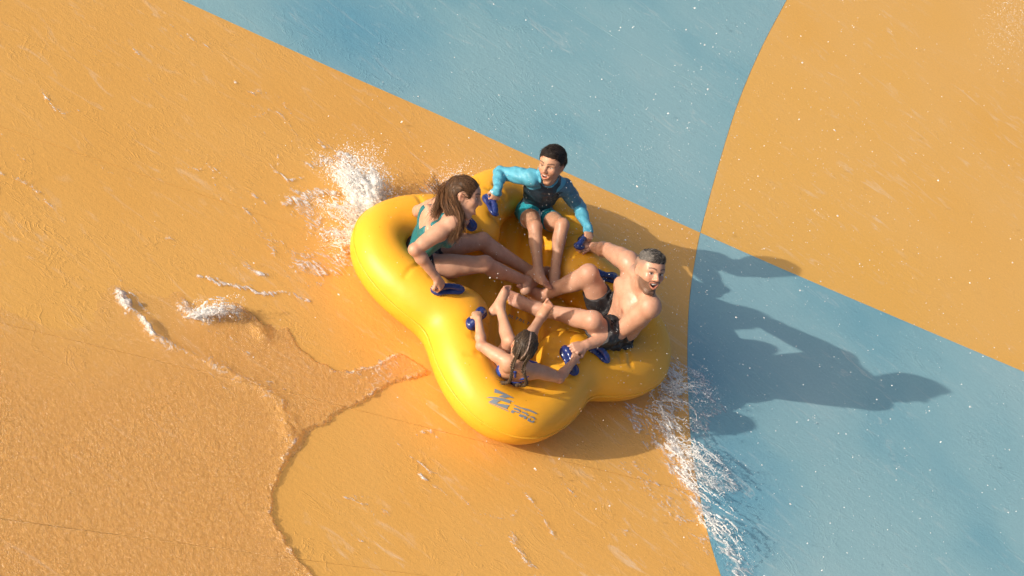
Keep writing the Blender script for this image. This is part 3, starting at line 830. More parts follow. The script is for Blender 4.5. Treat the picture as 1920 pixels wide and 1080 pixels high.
            # brow
            bl = np.abs(L_) * sg * np.sign(L_ + 1e-9)
            uc = .105 + .035 * (1 - ((np.abs(L_) - .15) / .11) ** 2) + P.get('brow_up', 0)
            mix(((np.sign(L_) == sg) & (np.abs(L_) > .045) & (np.abs(L_) < .235) & (np.abs(U_ - uc) < .017) & (F_ > .12)) * .8, P['hair'])
        if P.get('beard'):
            # full beard: jaw, chin, moustache
            jaw = (U_ < -.13 - .25 * np.clip(F_, 0, .3)) & (U_ > -.66) & (F_ > -.07) & (F_ < .60) & near
            line = np.clip((-(U_ + .10) - .36 * np.clip(F_ - .02, 0, 1) + .085 + .02 * np.sin(F_ * 60) * np.sin(L_ * 50)) / .07, 0, 1)
            under = np.clip((U_ + .60 - .28 * np.clip(.2 - F_, 0, 1)) / .05, 0, 1)
            lip = e < 1.0
            mus = (np.abs(U_ - um - mo - .048 + .35 * L_ ** 2 * 4) < .026) & (np.abs(L_) < .16) & (F_ > .22)
            bm_ = np.clip(jaw * line * under + mus * 1.0, 0, 1) * (~lip) * np.clip((F_ + .07) / .12, 0, 1)
            mix(.9 * bm_ * (.82 + .18 * np.sin(F_ * 150 + 9 * L_) * np.sin(U_ * 130)), (.040, .027, .020))
        if P.get('fade'):
            # clipped sides and back
            side = np.clip((U_ - .07) / .14, 0, 1) * (F_ < .20 - .25 * np.clip(.3 - U_, 0, 1)) * near
            back = np.clip((U_ + .28) / .2, 0, 1) * (F_ < -.10) * near
            mix(.62 * np.clip(np.maximum(side, back), 0, 1), (.12, .10, .09))
        # nipples
        if P['sex'] == 'm' and P.get('bare'):
            m = s.L / .52
            for sg in (1, -1):
                p = s.ribs + s.FS[2] * .035 * m + s.FS[0] * .115 * m + s.FS[1] * sg * .085 * m
                d = np.linalg.norm(V - p, axis=1); mix(np.clip((.021 - d) / .008, 0, 1) * .6, sk * np.array((.55, .32, .28)))
        # knuckles, knees, elbows, soles a touch redder
        for q_ in ('knL', 'knR', 'elL', 'elR', 'toL', 'toR'):
            d = np.linalg.norm(V - s.j[q_], axis=1); mix(.3 * np.clip((.075 - d) / .05, 0, 1), red)
        return c

def plane_cut(fld, point, normal, k=.006):
    """keep the side the normal points to"""
    x, y, z = fld.ax[0][:, None, None], fld.ax[1][None, :, None], fld.ax[2][None, None, :]
    d = (x - point[0]) * normal[0] + (y - point[1]) * normal[1] + (z - point[2]) * normal[2]
    fld.F = smax(fld.F, -d.astype(np.float32), k)

def thigh_region(reg, hip, kn, a, b_, r):
    """a flat-ended length of the thigh"""
    ax = kn - hip; t = reg.like(); t.cone(hip + ax * a, hip + ax * (b_ + .2), r, r, 0)
    plane_cut(t, hip + ax * b_, -unit(ax), .004); reg.F = np.minimum(reg.F, t.F)

def cloth(body, region, t, name, color, parent, mat, wr=.002, smooth=2):
    """a garment: the body surface grown by t inside a region"""
    G = body.f.like()
    x, y, z = body.f.ax[0][:, None, None], body.f.ax[1][None, :, None], body.f.ax[2][None, None, :]
    w = (wr * (np.sin(x * 61 + 2.1 * np.sin(z * 40)) * np.sin(z * 73 + y * 31) + .6 * np.sin(y * 97 + x * 33 + z * 51))).astype(np.float32)
    G.F = smax(body.f.F - t - w, region.F, .004)
    V, Q = G.mesh(smooth)
    c = color(V) if callable(color) else np.tile(np.array(color), (len(V), 1))
    return mesh_obj(name, V, Q, mat, parent, colors=c)

def strand_tubes(curves, radii, n=5):
    """tapered tubes along polylines"""
    Vs, Fs, base = [], [], 0
    for P, R_ in zip(curves, radii):
        P = np.asarray(P); m = len(P); T = np.gradient(P, axis=0); T /= np.maximum(np.linalg.norm(T, axis=1, keepdims=True), 1e-9)
        a = unit(np.cross(T[0], (.31, .77, .55))); rows_ = []
        for i in range(m):
            a = unit(a - T[i] * (a @ T[i])); b = np.cross(T[i], a)
            for k in range(n): rows_.append(P[i] + R_[i] * (math.cos(2 * math.pi * k / n) * a + math.sin(2 * math.pi * k / n) * b))
        Vs.append(np.array(rows_)); idx = np.arange(m * n).reshape(m, n) + base
        Fs.append(np.stack([idx[:-1], np.roll(idx[:-1], -1, 1), np.roll(idx[1:], -1, 1), idx[1:]], -1).reshape(-1, 4)); base += m * n
    return np.concatenate(Vs), np.concatenate(Fs)

def spline(P, n=14): return resample(np.asarray(P, float), n)

def ear_gap(f, l, u): return np.where(np.abs(l) > .2, 1.0, 0.0) * .4 + .135 - .4 - np.sqrt((f + .035) ** 2 + ((u + .03) * .85) ** 2)

def hair_field(b, h=.003):
    e = .72 * b.H
    return Field(b.hc - e, b.hc + e, h)

def hair_cap(b, grow, name, col, parent, parts, cuts, noise_amp=.004, colors=None, smooth=2):
    F = hair_field(b)
    for c, r, k in parts: F.ell(b.hp(*c), b.HM, np.array(r) * b.H, k * b.H)
    x, y, z = F.ax[0][:, None, None] - b.hc[0], F.ax[1][None, :, None] - b.hc[1], F.ax[2][None, None, :] - b.hc[2]
    lf = (x * b.hf[0] + y * b.hf[1] + z * b.hf[2]) / b.H; ll = (x * b.hl[0] + y * b.hl[1] + z * b.hl[2]) / b.H; lu = (x * b.hu[0] + y * b.hu[1] + z * b.hu[2]) / b.H
    F.F = F.F + (noise_amp * (np.sin(ll * 95 + 5 * np.sin(lf * 7 + lu * 5)) * .35 + .25 * np.sin(ll * 57 + lf * 33 + lu * 21) + .45 * np.sin(lf * 13 + lu * 9 + ll * 11))).astype(np.float32)
    F.F = smax(F.F, (cuts(lf, ll, lu) * b.H).astype(np.float32), .012)
    V, Q = F.mesh(smooth)
    q = b.local(V)
    c = colors(q) if colors else np.tile(np.array(col), (len(V), 1))
    return mesh_obj(name, V, Q, M['hair'], parent, colors=c)

def lay_hair(b, cap, parent, n, flow, length, rad, col, seed, lift=.25, curve=0.0):
    """short strands lying on a cap of hair"""
    me = cap.data; N_v = len(me.vertices); co = np.empty(N_v * 3, np.float32); no = np.empty(N_v * 3, np.float32)
    me.vertices.foreach_get('co', co); me.vertices.foreach_get('normal', no); co = co.reshape(-1, 3).astype(float); no = no.reshape(-1, 3).astype(float)
    r = np.random.default_rng(seed); q = b.local(co)
    ok = np.where((no @ b.hu > -.55) & (((co - b.hc) * no).sum(1) > 0))[0]
    cs, rs, cl = [], [], []
    for i in r.choice(ok, n):
        nn = no[i]; d = flow(q[i]); d = b.HM.T @ np.array(d) + r.normal(0, .22, 3); d = unit(d - nn * (d @ nn))
        L = length * (.6 + .8 * r.random()); t = np.linspace(0, 1, 7)[:, None]
        side = np.cross(nn, d) * r.normal(0, .25)
        cs.append(co[i] - nn * .002 + d * L * t + nn * (lift * L * t * (1 - .75 * t) + .0015) - nn * t ** 2 * L * L / (.9 * b.H) + side * L * t ** 2)
        rs.append(rad * (1 - .8 * np.linspace(0, 1, 7) ** 2) * (.6 + .8 * r.random()))
        c = np.array(col(q[i])) * (.5 + r.random()); cl += [c] * 35
    V, Q = strand_tubes(cs, rs, 5)
    return mesh_obj('hair_strands', V, Q, M['hair'], parent, colors=np.array(cl))

def cvec(r_, u_, v_): return r_ * CR + u_ * CU + v_ * vb       # picture-right, picture-up, towards the photographer

# ---------------------------------------------------------------- the man
P = dict(sex='m', H=.245, width=1.10, mus=1.05, waist=.132, belly=1.12, neck=.060, sh=.066, ua=(.055, .046), fa=(.048, .031), th=(.088, .064), ca=(.058, .062, .037),
         hand=1.05, foot=1.06, skin=(.45, .25, .17), hair=(.035, .027, .022), beard=True, fade=True, bare=True, mouth=.066, mw=.115, smile=1.3, brow_up=.012, eye=.022, gaze=(-.012, .004),
         dorsL=(0, -.2, 1), dorsR=(.1, .2, 1), thumbL=-1, thumbR=1)
man = empty('person', JOINTS['man']['pelvis'])
tag(man, 'bearded man in black swim shorts, bare-chested, mouth open, leaning back in the raft', 'person')
b = Body('man', P, cvec(.40, -.28, .87), cvec(.22, .95, .22), .0032)
V, Q = b.f.mesh(1)
mesh_obj('body', V, Q, M['skin'], man, colors=b.skin_colors(V))
reg = b.f.like(); j = b.j
reg.ell(j['pelvis'] - b.FP[2] * .03, b.FP, (.23, .25, .17), .01)
plane_cut(reg, j['pelvis'] + b.FP[2] * .085, unit(-b.FP[2] - b.FP[0] * .10))
for sd in 'LR': thigh_region(reg, j['hip' + sd], j['kn' + sd], .0, .66 if sd == 'R' else .80, .135)
cloth(b, reg, .011, 'swim_shorts', (.018, .017, .020), man, M['cloth'], .0045)
def man_cut(f, l, u): return np.maximum.reduce([.235 - u + .10 * np.clip(f - .1, 0, 1) * 0 + .12 * np.clip(-f - .2, 0, 1) * -1, f - .36 - .25 * (u - .3) + .40 * np.clip(np.abs(l) - .06, 0, 1)])
cap = hair_cap(b, 0, 'hair', (.05, .045, .042), man, [((-.06, 0, .17), (.43, .325, .365), .05), ((.14, 0, .36), (.22, .22, .16), .10)], man_cut, .003,
         colors=lambda q: np.array((.022, .019, .018)) + np.clip((np.abs(q[:, 1]) - .14) / .15, 0, 1)[:, None] * np.array((.08, .076, .072)) + (.5 + .5 * np.sin(q[:, 1] * 75 + 6 * np.sin(q[:, 0] * 5) + q[:, 2] * 19))[:, None] ** 3 * np.array((.05, .05, .049)))

lay_hair(b, cap, man, 1600, lambda q: (.75, .25 * np.sign(q[1]), .55), .024, .0009, lambda q: (.03, .027, .025) if abs(q[1]) < .18 and r0_.random() < .75 else (.15, .145, .14), 2, .30)

# ---------------------------------------------------------------- the woman
P = dict(sex='f', H=.228, width=.93, mus=.6, waist=.108, neck=.046, sh=.050, ua=(.043, .036), fa=(.037, .024), th=(.082, .055), ca=(.050, .053, .031), hunch=.025, soft=.03, hw=.95,
         hand=.90, foot=.92, skin=(.46, .26, .175), hair=(.05, .026, .013), mouth=.10, mw=.10, gaze=(0, 0), dorsL=(-.1, 0, 1), dorsR=(-.35, -.3, 1), thumbL=-1, thumbR=1)
woman = empty('person', JOINTS['woman']['pelvis'])
tag(woman, 'laughing woman in a teal swimsuit with long brown ponytail, seen in profile', 'person')
b = Body('woman', P, cvec(.96, -.22, .04), cvec(.22, .96, .10), .0032)
V, Q = b.f.mesh(1)
mesh_obj('body', V, Q, M['skin'], woman, colors=b.skin_colors(V))
j = b.j; m = b.L / .52
reg = b.f.like()
reg.ell(b.waist, b.FW, (.20, .24, .20), .01); reg.ell(j['pelvis'], b.FP, (.20, .24, .16), .01)
reg.ell(b.ribs + b.FS[0] * .01 - b.FS[2] * .02, b.FS, (.19, .165, .16), .02)
# low back: cut an oval out behind the ribs
reg.ell(b.ribs - b.FS[0] * .13 + b.FS[2] * .115, b.FS, (.115, .066, .125), .015, True)
for sd in 'LR':
    reg.ell(j['sh' + sd] - b.FS[2] * .03, b.FS, (.10, .050, .085), .01, True)
    reg.cone(j['sh' + sd] + (j['el' + sd] - j['sh' + sd]) * .22, j['el' + sd], .062, .07, .005, True)
    reg.cone(j['el' + sd], j['wr' + sd], .07, .05, .005, True)
# straps
for sd in 'LR':
    sg = 1 if sd == 'L' else -1
    top = j['neck'] + (j['sh' + sd] - j['neck']) * .52
    reg.cone(b.ribs + b.FS[0] * .10 + b.FS[1] * sg * .07 + b.FS[2] * .05, top + b.FS[0] * .03, .02, .016, .006)
    reg.cone(top + b.FS[0] * .03 + b.FS[2] * .02, top - b.FS[0] * .04 + b.FS[2] * .01, .017, .016, .006)
    reg.cone(top - b.FS[0] * .05, b.waist + b.FW[1] * sg * .105 * m - b.FW[0] * .07 + b.FW[2] * .09, .018, .024, .006)
for sd in 'LR':
    ax = unit(j['kn' + sd] - j['hip' + sd])
    reg.cone(j['hip' + sd] + ax * .10, j['kn' + sd], .135, .12, .005, True)
cloth(b, reg, .005, 'swimsuit', (.006, .135, .16), woman, M['cloth'], .0008)
reg = b.f.like()
reg.ell(j['pelvis'] - b.FP[2] * .05, b.FP, (.19, .22, .12), .01)
plane_cut(reg, j['pelvis'] + b.FP[2] * .045, unit(-b.FP[2] + b.FP[0] * .15))
for sd in 'LR': thigh_region(reg, j['hip' + sd], j['kn' + sd], .0, .24, .10)
cloth(b, reg, .0085, 'swim_shorts', (.014, .013, .016), woman, M['cloth'], .002)
def woman_cut(f, l, u): return np.maximum.reduce([(f - .20 - .40 * np.clip(u - .02, -.3, .5)), -.26 - u + .0 * f, ear_gap(f, l, u)])
hcol = lambda q: np.array((.060, .030, .014)) * (1 + .5 * np.sin(q[:, 0] * 40 + q[:, 2] * 30 + q[:, 1] * 13))[:, None] * .9
cap = hair_cap(b, 0, 'hair', (.06, .03, .014), woman, [((-.075, 0, .135), (.455, .36, .385), .05), ((-.17, 0, .0), (.36, .325, .32), .08)], woman_cut, .003, colors=hcol)
tie = b.hp(-.50, 0, .20)
lay_hair(b, cap, woman, 1500, lambda q: (-.50 - q[0], -q[1] * .6, .20 - q[2]), .05, .0011, lambda q: (.085, .043, .018), 3, .06)
mesh_obj('hair_tie', *strand_tubes([[tie + b.H * .085 * (math.cos(a) * b.hl + math.sin(a) * unit(b.hu + b.hf * .3)) for a in np.linspace(0, 2 * math.pi, 20)]], [[.006] * 20], 6), M['navy'], woman)
curves, rads = [], []
r_ = np.random.default_rng(5)
locks = []
G_MAIN = [(-.704, -.338, .862), (-.657, -.405, .84), (-.588, -.442, .822), (-.532, -.472, .784), (-.507, -.503, .733)]
G_FRONT = [(-.671, -.346, .881), (-.606, -.393, .865), (-.553, -.424, .841), (-.513, -.454, .804), (-.488, -.488, .749)]
G_BACK = [(-.727, -.311, .85), (-.712, -.364, .816), (-.688, -.405, .781), (-.678, -.436, .744)]
G_WISP = [(-.741, -.293, .842), (-.747, -.321, .82), (-.787, -.31, .827), (-.825, -.293, .852)]
for i in range(40):
    k = i / 40
    o = r_.normal(0, 1, 3)
    g, sp_ = ((G_MAIN, [.006, .016, .018, .020, .022, .026]) if k < .40 else (G_FRONT, [.006, .014, .016, .016, .018, .022]) if k < .66 else
              (G_BACK, [.006, .012, .018, .024, .032]) if k < .86 else (G_WISP, [.004, .01, .02, .03, .035]))
    g = [np.array(tie)] + [np.array(q_) for q_ in g]
    end = (g[-1] - g[-2]) * r_.uniform(-.6, .25); g[-1] = g[-1] + end
    locks.append((k, [p + o * s_ * .55 for p, s_ in zip(g, sp_)], sp_, r_.random() * 6, unit(r_.normal(0, 1, 3))))
for i in range(1700):
    k, g, sp_, ph, wd_ = locks[int(r_.random() * 39.99)]
    o = r_.normal(0, 1, 3)
    c = spline([p + (o * .55 + r_.normal(0, .16, 3)) * s_ for p, s_ in zip(g, sp_)], 18)
    w = np.linspace(0, 1, 18)
    c += (.007 * np.sin(w * 12 + ph) * w ** 1.1)[:, None] * wd_
    if k > .86 and r_.random() < .6: continue
    curves.append(c); rads.append((.00125 if k < .86 else .0008) * (1 - .7 * w ** 3) * (.7 + .6 * r_.random()))
V, Q = strand_tubes(curves, rads, 5)
cc = np.repeat(np.array([np.array((.105, .047, .017)) * (.55 + .9 * r_.random()) for _ in curves]), 18 * 5, axis=0)
mesh_obj('ponytail', V, Q, M['hair'], woman, colors=cc)

# ---------------------------------------------------------------- the boy
P = dict(sex='c', H=.222, width=.92, mus=.4, waist=.118, neck=.042, sh=.046, ua=(.038, .033), fa=(.034, .022), th=(.066, .046), ca=(.042, .043, .027), hunch=.02,
         hand=.80, foot=.82, skin=(.42, .23, .145), hair=(.018, .013, .011), mouth=.058, mw=.13, smile=1.5, hw=.98, eye=.010, gaze=(-.01, -.006), dorsL=(0, 0, 1), dorsR=(-.2, .1, 1), thumbL=-1, thumbR=1)
boy = empty('person', JOINTS['boy']['pelvis'])
tag(boy, 'dark-haired boy in a navy and cyan rash guard, grinning, sitting with knees up', 'person')
b = Body('boy', P, cvec(-.46, -.30, .83), cvec(.20, .93, .30), .003)
V, Q = b.f.mesh(1)
mesh_obj('body', V, Q, M['skin'], boy, colors=b.skin_colors(V))
j = b.j
reg = b.f.like()
reg.ell(b.ribs + b.FS[2] * .03, b.FS, (.2, .21, .21), .01); reg.ell(b.waist, b.FW, (.18, .2, .18), .01)
for sd in 'LR':
    reg.cone(j['neck'] - b.FS[2] * .02, j['sh' + sd], .065, .085, .01)
    reg.chain([j['sh' + sd], j['el' + sd], j['el' + sd] + (j['wr' + sd] - j['el' + sd]) * .93], [.085, .07, .055], .01)
reg.cone(b.hp(-.08, 0, -.36), b.hp(-.02, 0, -.50), .07, .058, .004, True)
plane_cut(reg, j['pelvis'] + b.FP[2] * .055, unit(b.FP[2] - b.FP[0] * .30), .006)
for sd in 'LR': reg.cone(j['hip' + sd] + (j['kn' + sd] - j['hip' + sd]) * .25, j['kn' + sd], .085, .085, .005, True)
jj, bb_ = dict(j), b
def guard_col(V):
    c = np.tile(np.array((.016, .038, .058)), (len(V), 1)); cy = np.array((.075, .31, .44)); dk = np.array((.05, .13, .20))
    for sd, sg in (('L', 1), ('R', -1)):
        sh, el = jj['sh' + sd], jj['el' + sd]; ax = unit(el - sh)
        inn = bb_.FS[1] * sg; wr = jj['wr' + sd]; nk = jj['neck']
        def dseg(p0, p1):
            e_ = p1 - p0; t_ = np.clip(((V - p0) @ e_) / (e_ @ e_), 0, 1); return np.linalg.norm(V - p0 - t_[:, None] * e_, axis=1)
        dn_ = (V - nk) @ -bb_.FS[2]
        arm = (np.minimum(dseg(sh, el), dseg(el, wr)) < .066) & (((V - sh) @ unit(ax + inn * .5)) > -.02)
        far = (((V - nk) @ inn) > .062 - .35 * np.clip(dn_, -.05, .05)) & (dn_ < .085) & (np.linalg.norm(V - sh, axis=1) < .10)
        c[arm | far] = cy
        if sd == 'L':
            st_ = (arm | far) & (((V - sh) @ np.cross(ax, inn)) * 0 + ((V - sh) @ ax) < .17) & (((V - sh) @ ax) > -.05)
            c[st_] = np.array((.06, .15, .22))
        if sd == 'R':   # pale print on the forearm and upper arm
            fa = unit(jj['wrR'] - el)
            pr = (np.abs((V - el) @ ax + .035) < .04) & (np.abs((V - el) @ unit(np.cross(ax, fa)) + .012) < .012) & (np.sin(V @ ax * 520) > -.2)
            c[pr & (arm | far)] = np.array((.42, .60, .68))
    col = np.linalg.norm(V - bb_.hp(-.10, 0, -.50), axis=1) < .062
    c[col] = np.array((.06, .30, .46))
    return c
cloth(b, reg, .006, 'rash_guard', guard_col, boy, M['cloth'], .0028)
reg = b.f.like()
reg.ell(j['pelvis'] - b.FP[2] * .02, b.FP, (.19, .20, .13), .01)
for sd in 'LR': thigh_region(reg, j['hip' + sd], j['kn' + sd], .0, .50, .095)
cloth(b, reg, .0045, 'swim_shorts', lambda V: np.where((np.sin(V[:, 0] * 22 + V[:, 1] * 9) > .93)[:, None], np.array((.5, .62, .62)), np.array((.018, .26, .33))), boy, M['cloth'], .002)
def boy_cut(f, l, u): return np.maximum.reduce([f - .34 - .2 * (u - .3) + .42 * np.clip(np.abs(l) - .05, 0, 1), .24 - u - .9 * np.clip(.24 - f, 0, .45) - 0.0 * l, -.30 - u, ear_gap(f, l, u), .03 - u - 1.6 * np.clip(-.06 - f, 0, 1)])
cap = hair_cap(b, 0, 'hair', P['hair'], boy, [((-.09, 0, .17), (.44, .365, .385), .05), ((.16, .02, .37), (.22, .25, .14), .10), ((-.22, 0, .05), (.32, .31, .3), .08)], boy_cut, .0035,
         colors=lambda q: np.array((.016, .012, .010)) * (1.2 + .8 * np.sin(q[:, 1] * 40 + q[:, 0] * 22 + q[:, 2] * 9))[:, None])

lay_hair(b, cap, boy, 2200, lambda q: (.60, -.65, .0) if q[2] > .2 else (.15, 0, -.9), .030, .0010, lambda q: (.022, .016, .013), 4, .16)

# ---------------------------------------------------------------- the girl
P = dict(sex='c', H=.205, width=.92, mus=.3, waist=.120, neck=.037, sh=.039, ua=(.033, .029), fa=(.030, .020), th=(.056, .039), ca=(.037, .037, .024), hunch=.0,
         hand=.70, foot=.72, skin=(.46, .26, .17), hair=(.03, .02, .013), mouth=.04, mw=.10, dorsL=(-.2, -.3, 1), dorsR=(0, 0, 1), thumbL=-1, thumbR=1)
girl = empty('person', JOINTS['girl']['pelvis'])
tag(girl, 'small girl with two dark braids seen from behind, bare feet in the air', 'person')
b = Body('girl', P, unit((-.25, .88, -.30)), unit((-.15, .28, .94)), .003)
V, Q = b.f.mesh(1)
mesh_obj('body', V, Q, M['skin'], girl, colors=b.skin_colors(V))
j = b.j
reg = b.f.like()
reg.ell(b.waist, b.FW, (.17, .18, .15), .01); reg.ell(j['pelvis'], b.FP, (.17, .18, .12), .01)
reg.ell(b.ribs + b.FS[0] * .05, b.FS, (.09, .14, .11), .01)
reg.ell(b.ribs - b.FS[0] * .09 + b.FS[2] * .02, b.FS, (.10, .095, .13), .01, True)
for sd in 'LR':
    sg = 1 if sd == 'L' else -1
    reg.ell(j['sh' + sd] - b.FS[2] * .05, b.FS, (.08, .05, .075), .01, True)
    ax = unit(j['kn' + sd] - j['hip' + sd]); reg.cone(j['hip' + sd] + ax * .07, j['kn' + sd], .10, .10, .005, True)
    top = j['neck'] + (j['sh' + sd] - j['neck']) * .5
    reg.cone(b.ribs + b.FS[0] * .07 + b.FS[1] * sg * .05, top + b.FS[0] * .03, .014, .010, .004)
    reg.cone(top + b.FS[0] * .03, top - b.FS[0] * .05, .010, .010, .004)
    reg.cone(top - b.FS[0] * .05, b.ribs - b.FS[0] * .11 - b.FS[1] * sg * .01, .010, .010, .004)
cloth(b, reg, .005, 'swimsuit', (.01, .05, .30), girl, M['cloth'], .0008)
def girl_cut(f, l, u): return np.maximum.reduce([f - .26 - .1 * u, -.42 - u - .2 * f, ear_gap(f, l, u)])
def girl_col(q):
    c = np.array((.030, .020, .013)) * (1.2 + .7 * np.sin(q[:, 1] * 90 + 4 * np.sin(q[:, 2] * 7 + q[:, 0] * 9)))[:, None]
    part = (np.abs(q[:, 1] + .02 * np.sin(q[:, 2] * 9)) < .018) & (q[:, 0] > -.55)
    c[part] = np.array((.30, .22, .18)); return c
cap = hair_cap(b, 0, 'hair', P['hair'], girl, [((-.075, 0, .14), (.445, .35, .375), .05), ((-.16, 0, .0), (.345, .315, .33), .08)], girl_cut, .0025, colors=girl_col)
lay_hair(b, cap, girl, 1300, lambda q: (-.2, np.sign(q[1]) * (.2 - abs(q[1])) * 6, -.4), .022, .0009, lambda q: (.032, .021, .013), 5, .05)
def braid(sg, tail):
    head_pts = [b.hp(.20, sg * .13, .39), b.hp(.0, sg * .165, .445), b.hp(-.24, sg * .18, .385), b.hp(-.41, sg * .175, .20), b.hp(-.485, sg * .16, -.03), b.hp(-.465, sg * .15, -.30)]
    C_ = spline(head_pts + tail, 76); f = Field(C_.min(0) - .04, C_.max(0) + .04, .0028)
    T = np.gradient(C_, axis=0); up = -b.hf
    n = len(C_)
    for i in range(n - 1):
        t = unit(T[i]); out_ = unit(C_[i] - b.hc) if i < 46 else unit(-b.hf + b.hu * .2)
        sd_ = unit(np.cross(t, out_)); fl = 1 if i % 2 else -1
        w = .0098 * (1 - .34 * i / n)
        c = C_[i] + sd_ * fl * w * .55 + out_ * .001
        ax = unit(t + sd_ * -fl * .8); Mx = np.array([ax, unit(np.cross(out_, ax)), out_])
        f.ell(c, Mx, (w * 1.30, w * .78, w * .85), .0008)
    V, Q = f.mesh(1)
    k = np.sin(V @ np.array((310., 270, 350))) 
    cc = np.array((.042, .026, .014)) * (1.0 + .5 * k)[:, None]
    mesh_obj('braid', V, Q, M['hair'], girl, colors=cc)
    e = C_[-1]
    mesh_obj('hair_tie', *strand_tubes([[e + .009 * (math.cos(a) * unit(np.cross(T[-1], b.hl)) + math.sin(a) * b.hl) for a in np.linspace(0, 2 * math.pi, 14)]], [[.004] * 14], 6), M['base'], girl)
    tuft = [spline([e, e + unit(T[-1]) * .02 + r_.normal(0, .004, 3), e + unit(T[-1]) * .045 + r_.normal(0, .009, 3)], 6) for _ in range(26)]
    mesh_obj('braid_end', *strand_tubes(tuft, [.003 * np.linspace(1, .2, 6)] * 26, 4), M['hair'], girl, colors=np.tile(np.array((.02, .014, .01)), (26 * 24, 1)))
nb = b.ribs + b.FS[2] * .06 - b.FS[0] * .115
braid(1, [nb + b.FS[1] * .075 + b.FS[2] * .06, nb + b.FS[1] * .085 + b.FS[2] * .01, nb + b.FS[1] * .082 - b.FS[2] * .03 + b.FS[0] * .01])
braid(-1, [nb + b.FS[1] * -.030 + b.FS[2] * .06, nb + b.FS[1] * -.02 + b.FS[2] * .01, nb + b.FS[1] * -.012 - b.FS[2] * .035 + b.FS[0] * .01])
# ------------------------------------------------------------------ water, foam and spray
def hash2(i, j, seed):
    n = (i.astype(np.int64) * 374761393 + j.astype(np.int64) * 668265263 + seed * 974634777) & 0x7fffffff
    n = ((n ^ (n >> 13)) * 1274126177) & 0x7fffffff
    return ((n ^ (n >> 16)) & 0xffff) / 65535.0
def vnoise(x, y, seed=0):
    i, j = np.floor(x), np.floor(y); fx, fy = x - i, y - j
    fx, fy = fx * fx * (3 - 2 * fx), fy * fy * (3 - 2 * fy)
    a, b_ = hash2(i, j, seed), hash2(i + 1, j, seed); c, d = hash2(i, j + 1, seed), hash2(i + 1, j + 1, seed)
    return (a * (1 - fx) + b_ * fx) * (1 - fy) + (c * (1 - fx) + d * fx) * fy
def fbm(x, y, seed=0, o=4):
    s_, a, t = 0, 1, 0
    for k in range(o): s_ = s_ + a * vnoise(x * 2**k, y * 2**k, seed + k); t += a; a *= .55
    return s_ / t
def poly_dist(x, y, P, closed=False):
    P = np.asarray(P, float); d = np.full(x.shape, 9.0)
    n = len(P); rng_ = range(n if closed else n - 1)
    for i in rng_:
        a, b_ = P[i], P[(i + 1) % n]; e = b_ - a; t = np.clip(((x - a[0]) * e[0] + (y - a[1]) * e[1]) / max(e @ e, 1e-9), 0, 1)
        d = np.minimum(d, np.hypot(x - a[0] - t * e[0], y - a[1] - t * e[1]))
    return d
def inside(x, y, P):
    P = np.asarray(P); r = np.zeros(x.shape, bool); n = len(P)
    for i in range(n):
        a, b_ = P[i], P[(i + 1) % n]
        c = ((a[1] > y) != (b_[1] > y)) & (x < (b_[0] - a[0]) * (y - a[1]) / (b_[1] - a[1] + 1e-12) + a[0]); r ^= c
    return r
def sstep(a, b_, x): t = np.clip((x - a) / (b_ - a), 0, 1); return t * t * (3 - 2 * t)

def water_mat(name, foam_col=(.80, .78, .75)):
    m = bpy.data.materials.new(name); m.use_nodes = True; nt = m.node_tree; N, L = nt.nodes, nt.links
    N.remove(N['Principled BSDF']); out = N['Material Output']
    tc = N.new('ShaderNodeTexCoord').outputs['Object']
    rp = noise(N, L, tc, 38, 4, .65, .6); rp2 = noise(N, L, tc, 105, 3, .6)
    b1 = bump(N, L, rp.outputs['Fac'], 1.0, .026); b1 = bump(N, L, rp2.outputs['Fac'], .8, .008, b1)
    tr = N.new('ShaderNodeBsdfTransparent'); tr.inputs[0].default_value = (1, .99, .975, 1)
    gl = N.new('ShaderNodeBsdfGlossy'); gl.inputs['Roughness'].default_value = .16; L.new(b1, gl.inputs['Normal'])
    fr = N.new('ShaderNodeFresnel'); fr.inputs[0].default_value = 1.33; L.new(b1, fr.inputs['Normal'])
    di = N.new('ShaderNodeBsdfDiffuse'); di.inputs[0].default_value = (.95, .55, .18, 1); L.new(b1, di.inputs['Normal'])
    fo = N.new('ShaderNodeBsdfDiffuse'); fo.inputs[0].default_value = (*foam_col, 1); L.new(b1, fo.inputs['Normal'])
    m1 = N.new('ShaderNodeMixShader'); fa = N.new('ShaderNodeAttribute'); fa.attribute_name = 'film'; L.new(math_(N, L, 'MULTIPLY', fa.outputs['Fac'], .36), m1.inputs[0]); L.new(tr.outputs[0], m1.inputs[1]); L.new(di.outputs[0], m1.inputs[2])
    at = N.new('ShaderNodeAttribute'); at.attribute_name = 'foam'
    fn = noise(N, L, mapping(N, L, tc, (1, 1, 1)), 26, 5, .7, 1.2)
    k = math_(N, L, 'ADD', at.outputs['Fac'], math_(N, L, 'MULTIPLY', math_(N, L, 'SUBTRACT', fn.outputs['Fac'], .5), 1.9))
    fm = ramp(N, L, k, [(.35, (0, 0, 0)), (.75, (1, 1, 1))])
    gate = math_(N, L, 'MULTIPLY', math_(N, L, 'MULTIPLY', fm.outputs[0], .75), math_(N, L, 'MINIMUM', math_(N, L, 'MULTIPLY', at.outputs['Fac'], 5), 1))
    m2 = N.new('ShaderNodeMixShader'); L.new(gate, m2.inputs[0]); L.new(m1.outputs[0], m2.inputs[1]); L.new(fo.outputs[0], m2.inputs[2])
    m3 = N.new('ShaderNodeMixShader'); m3.inputs[0].default_value = .05; L.new(m2.outputs[0], m3.inputs[1]); L.new(gl.outputs[0], m3.inputs[2])
    L.new(m3.outputs[0], out.inputs[0]); return m
M['water'] = water_mat('thin_water')

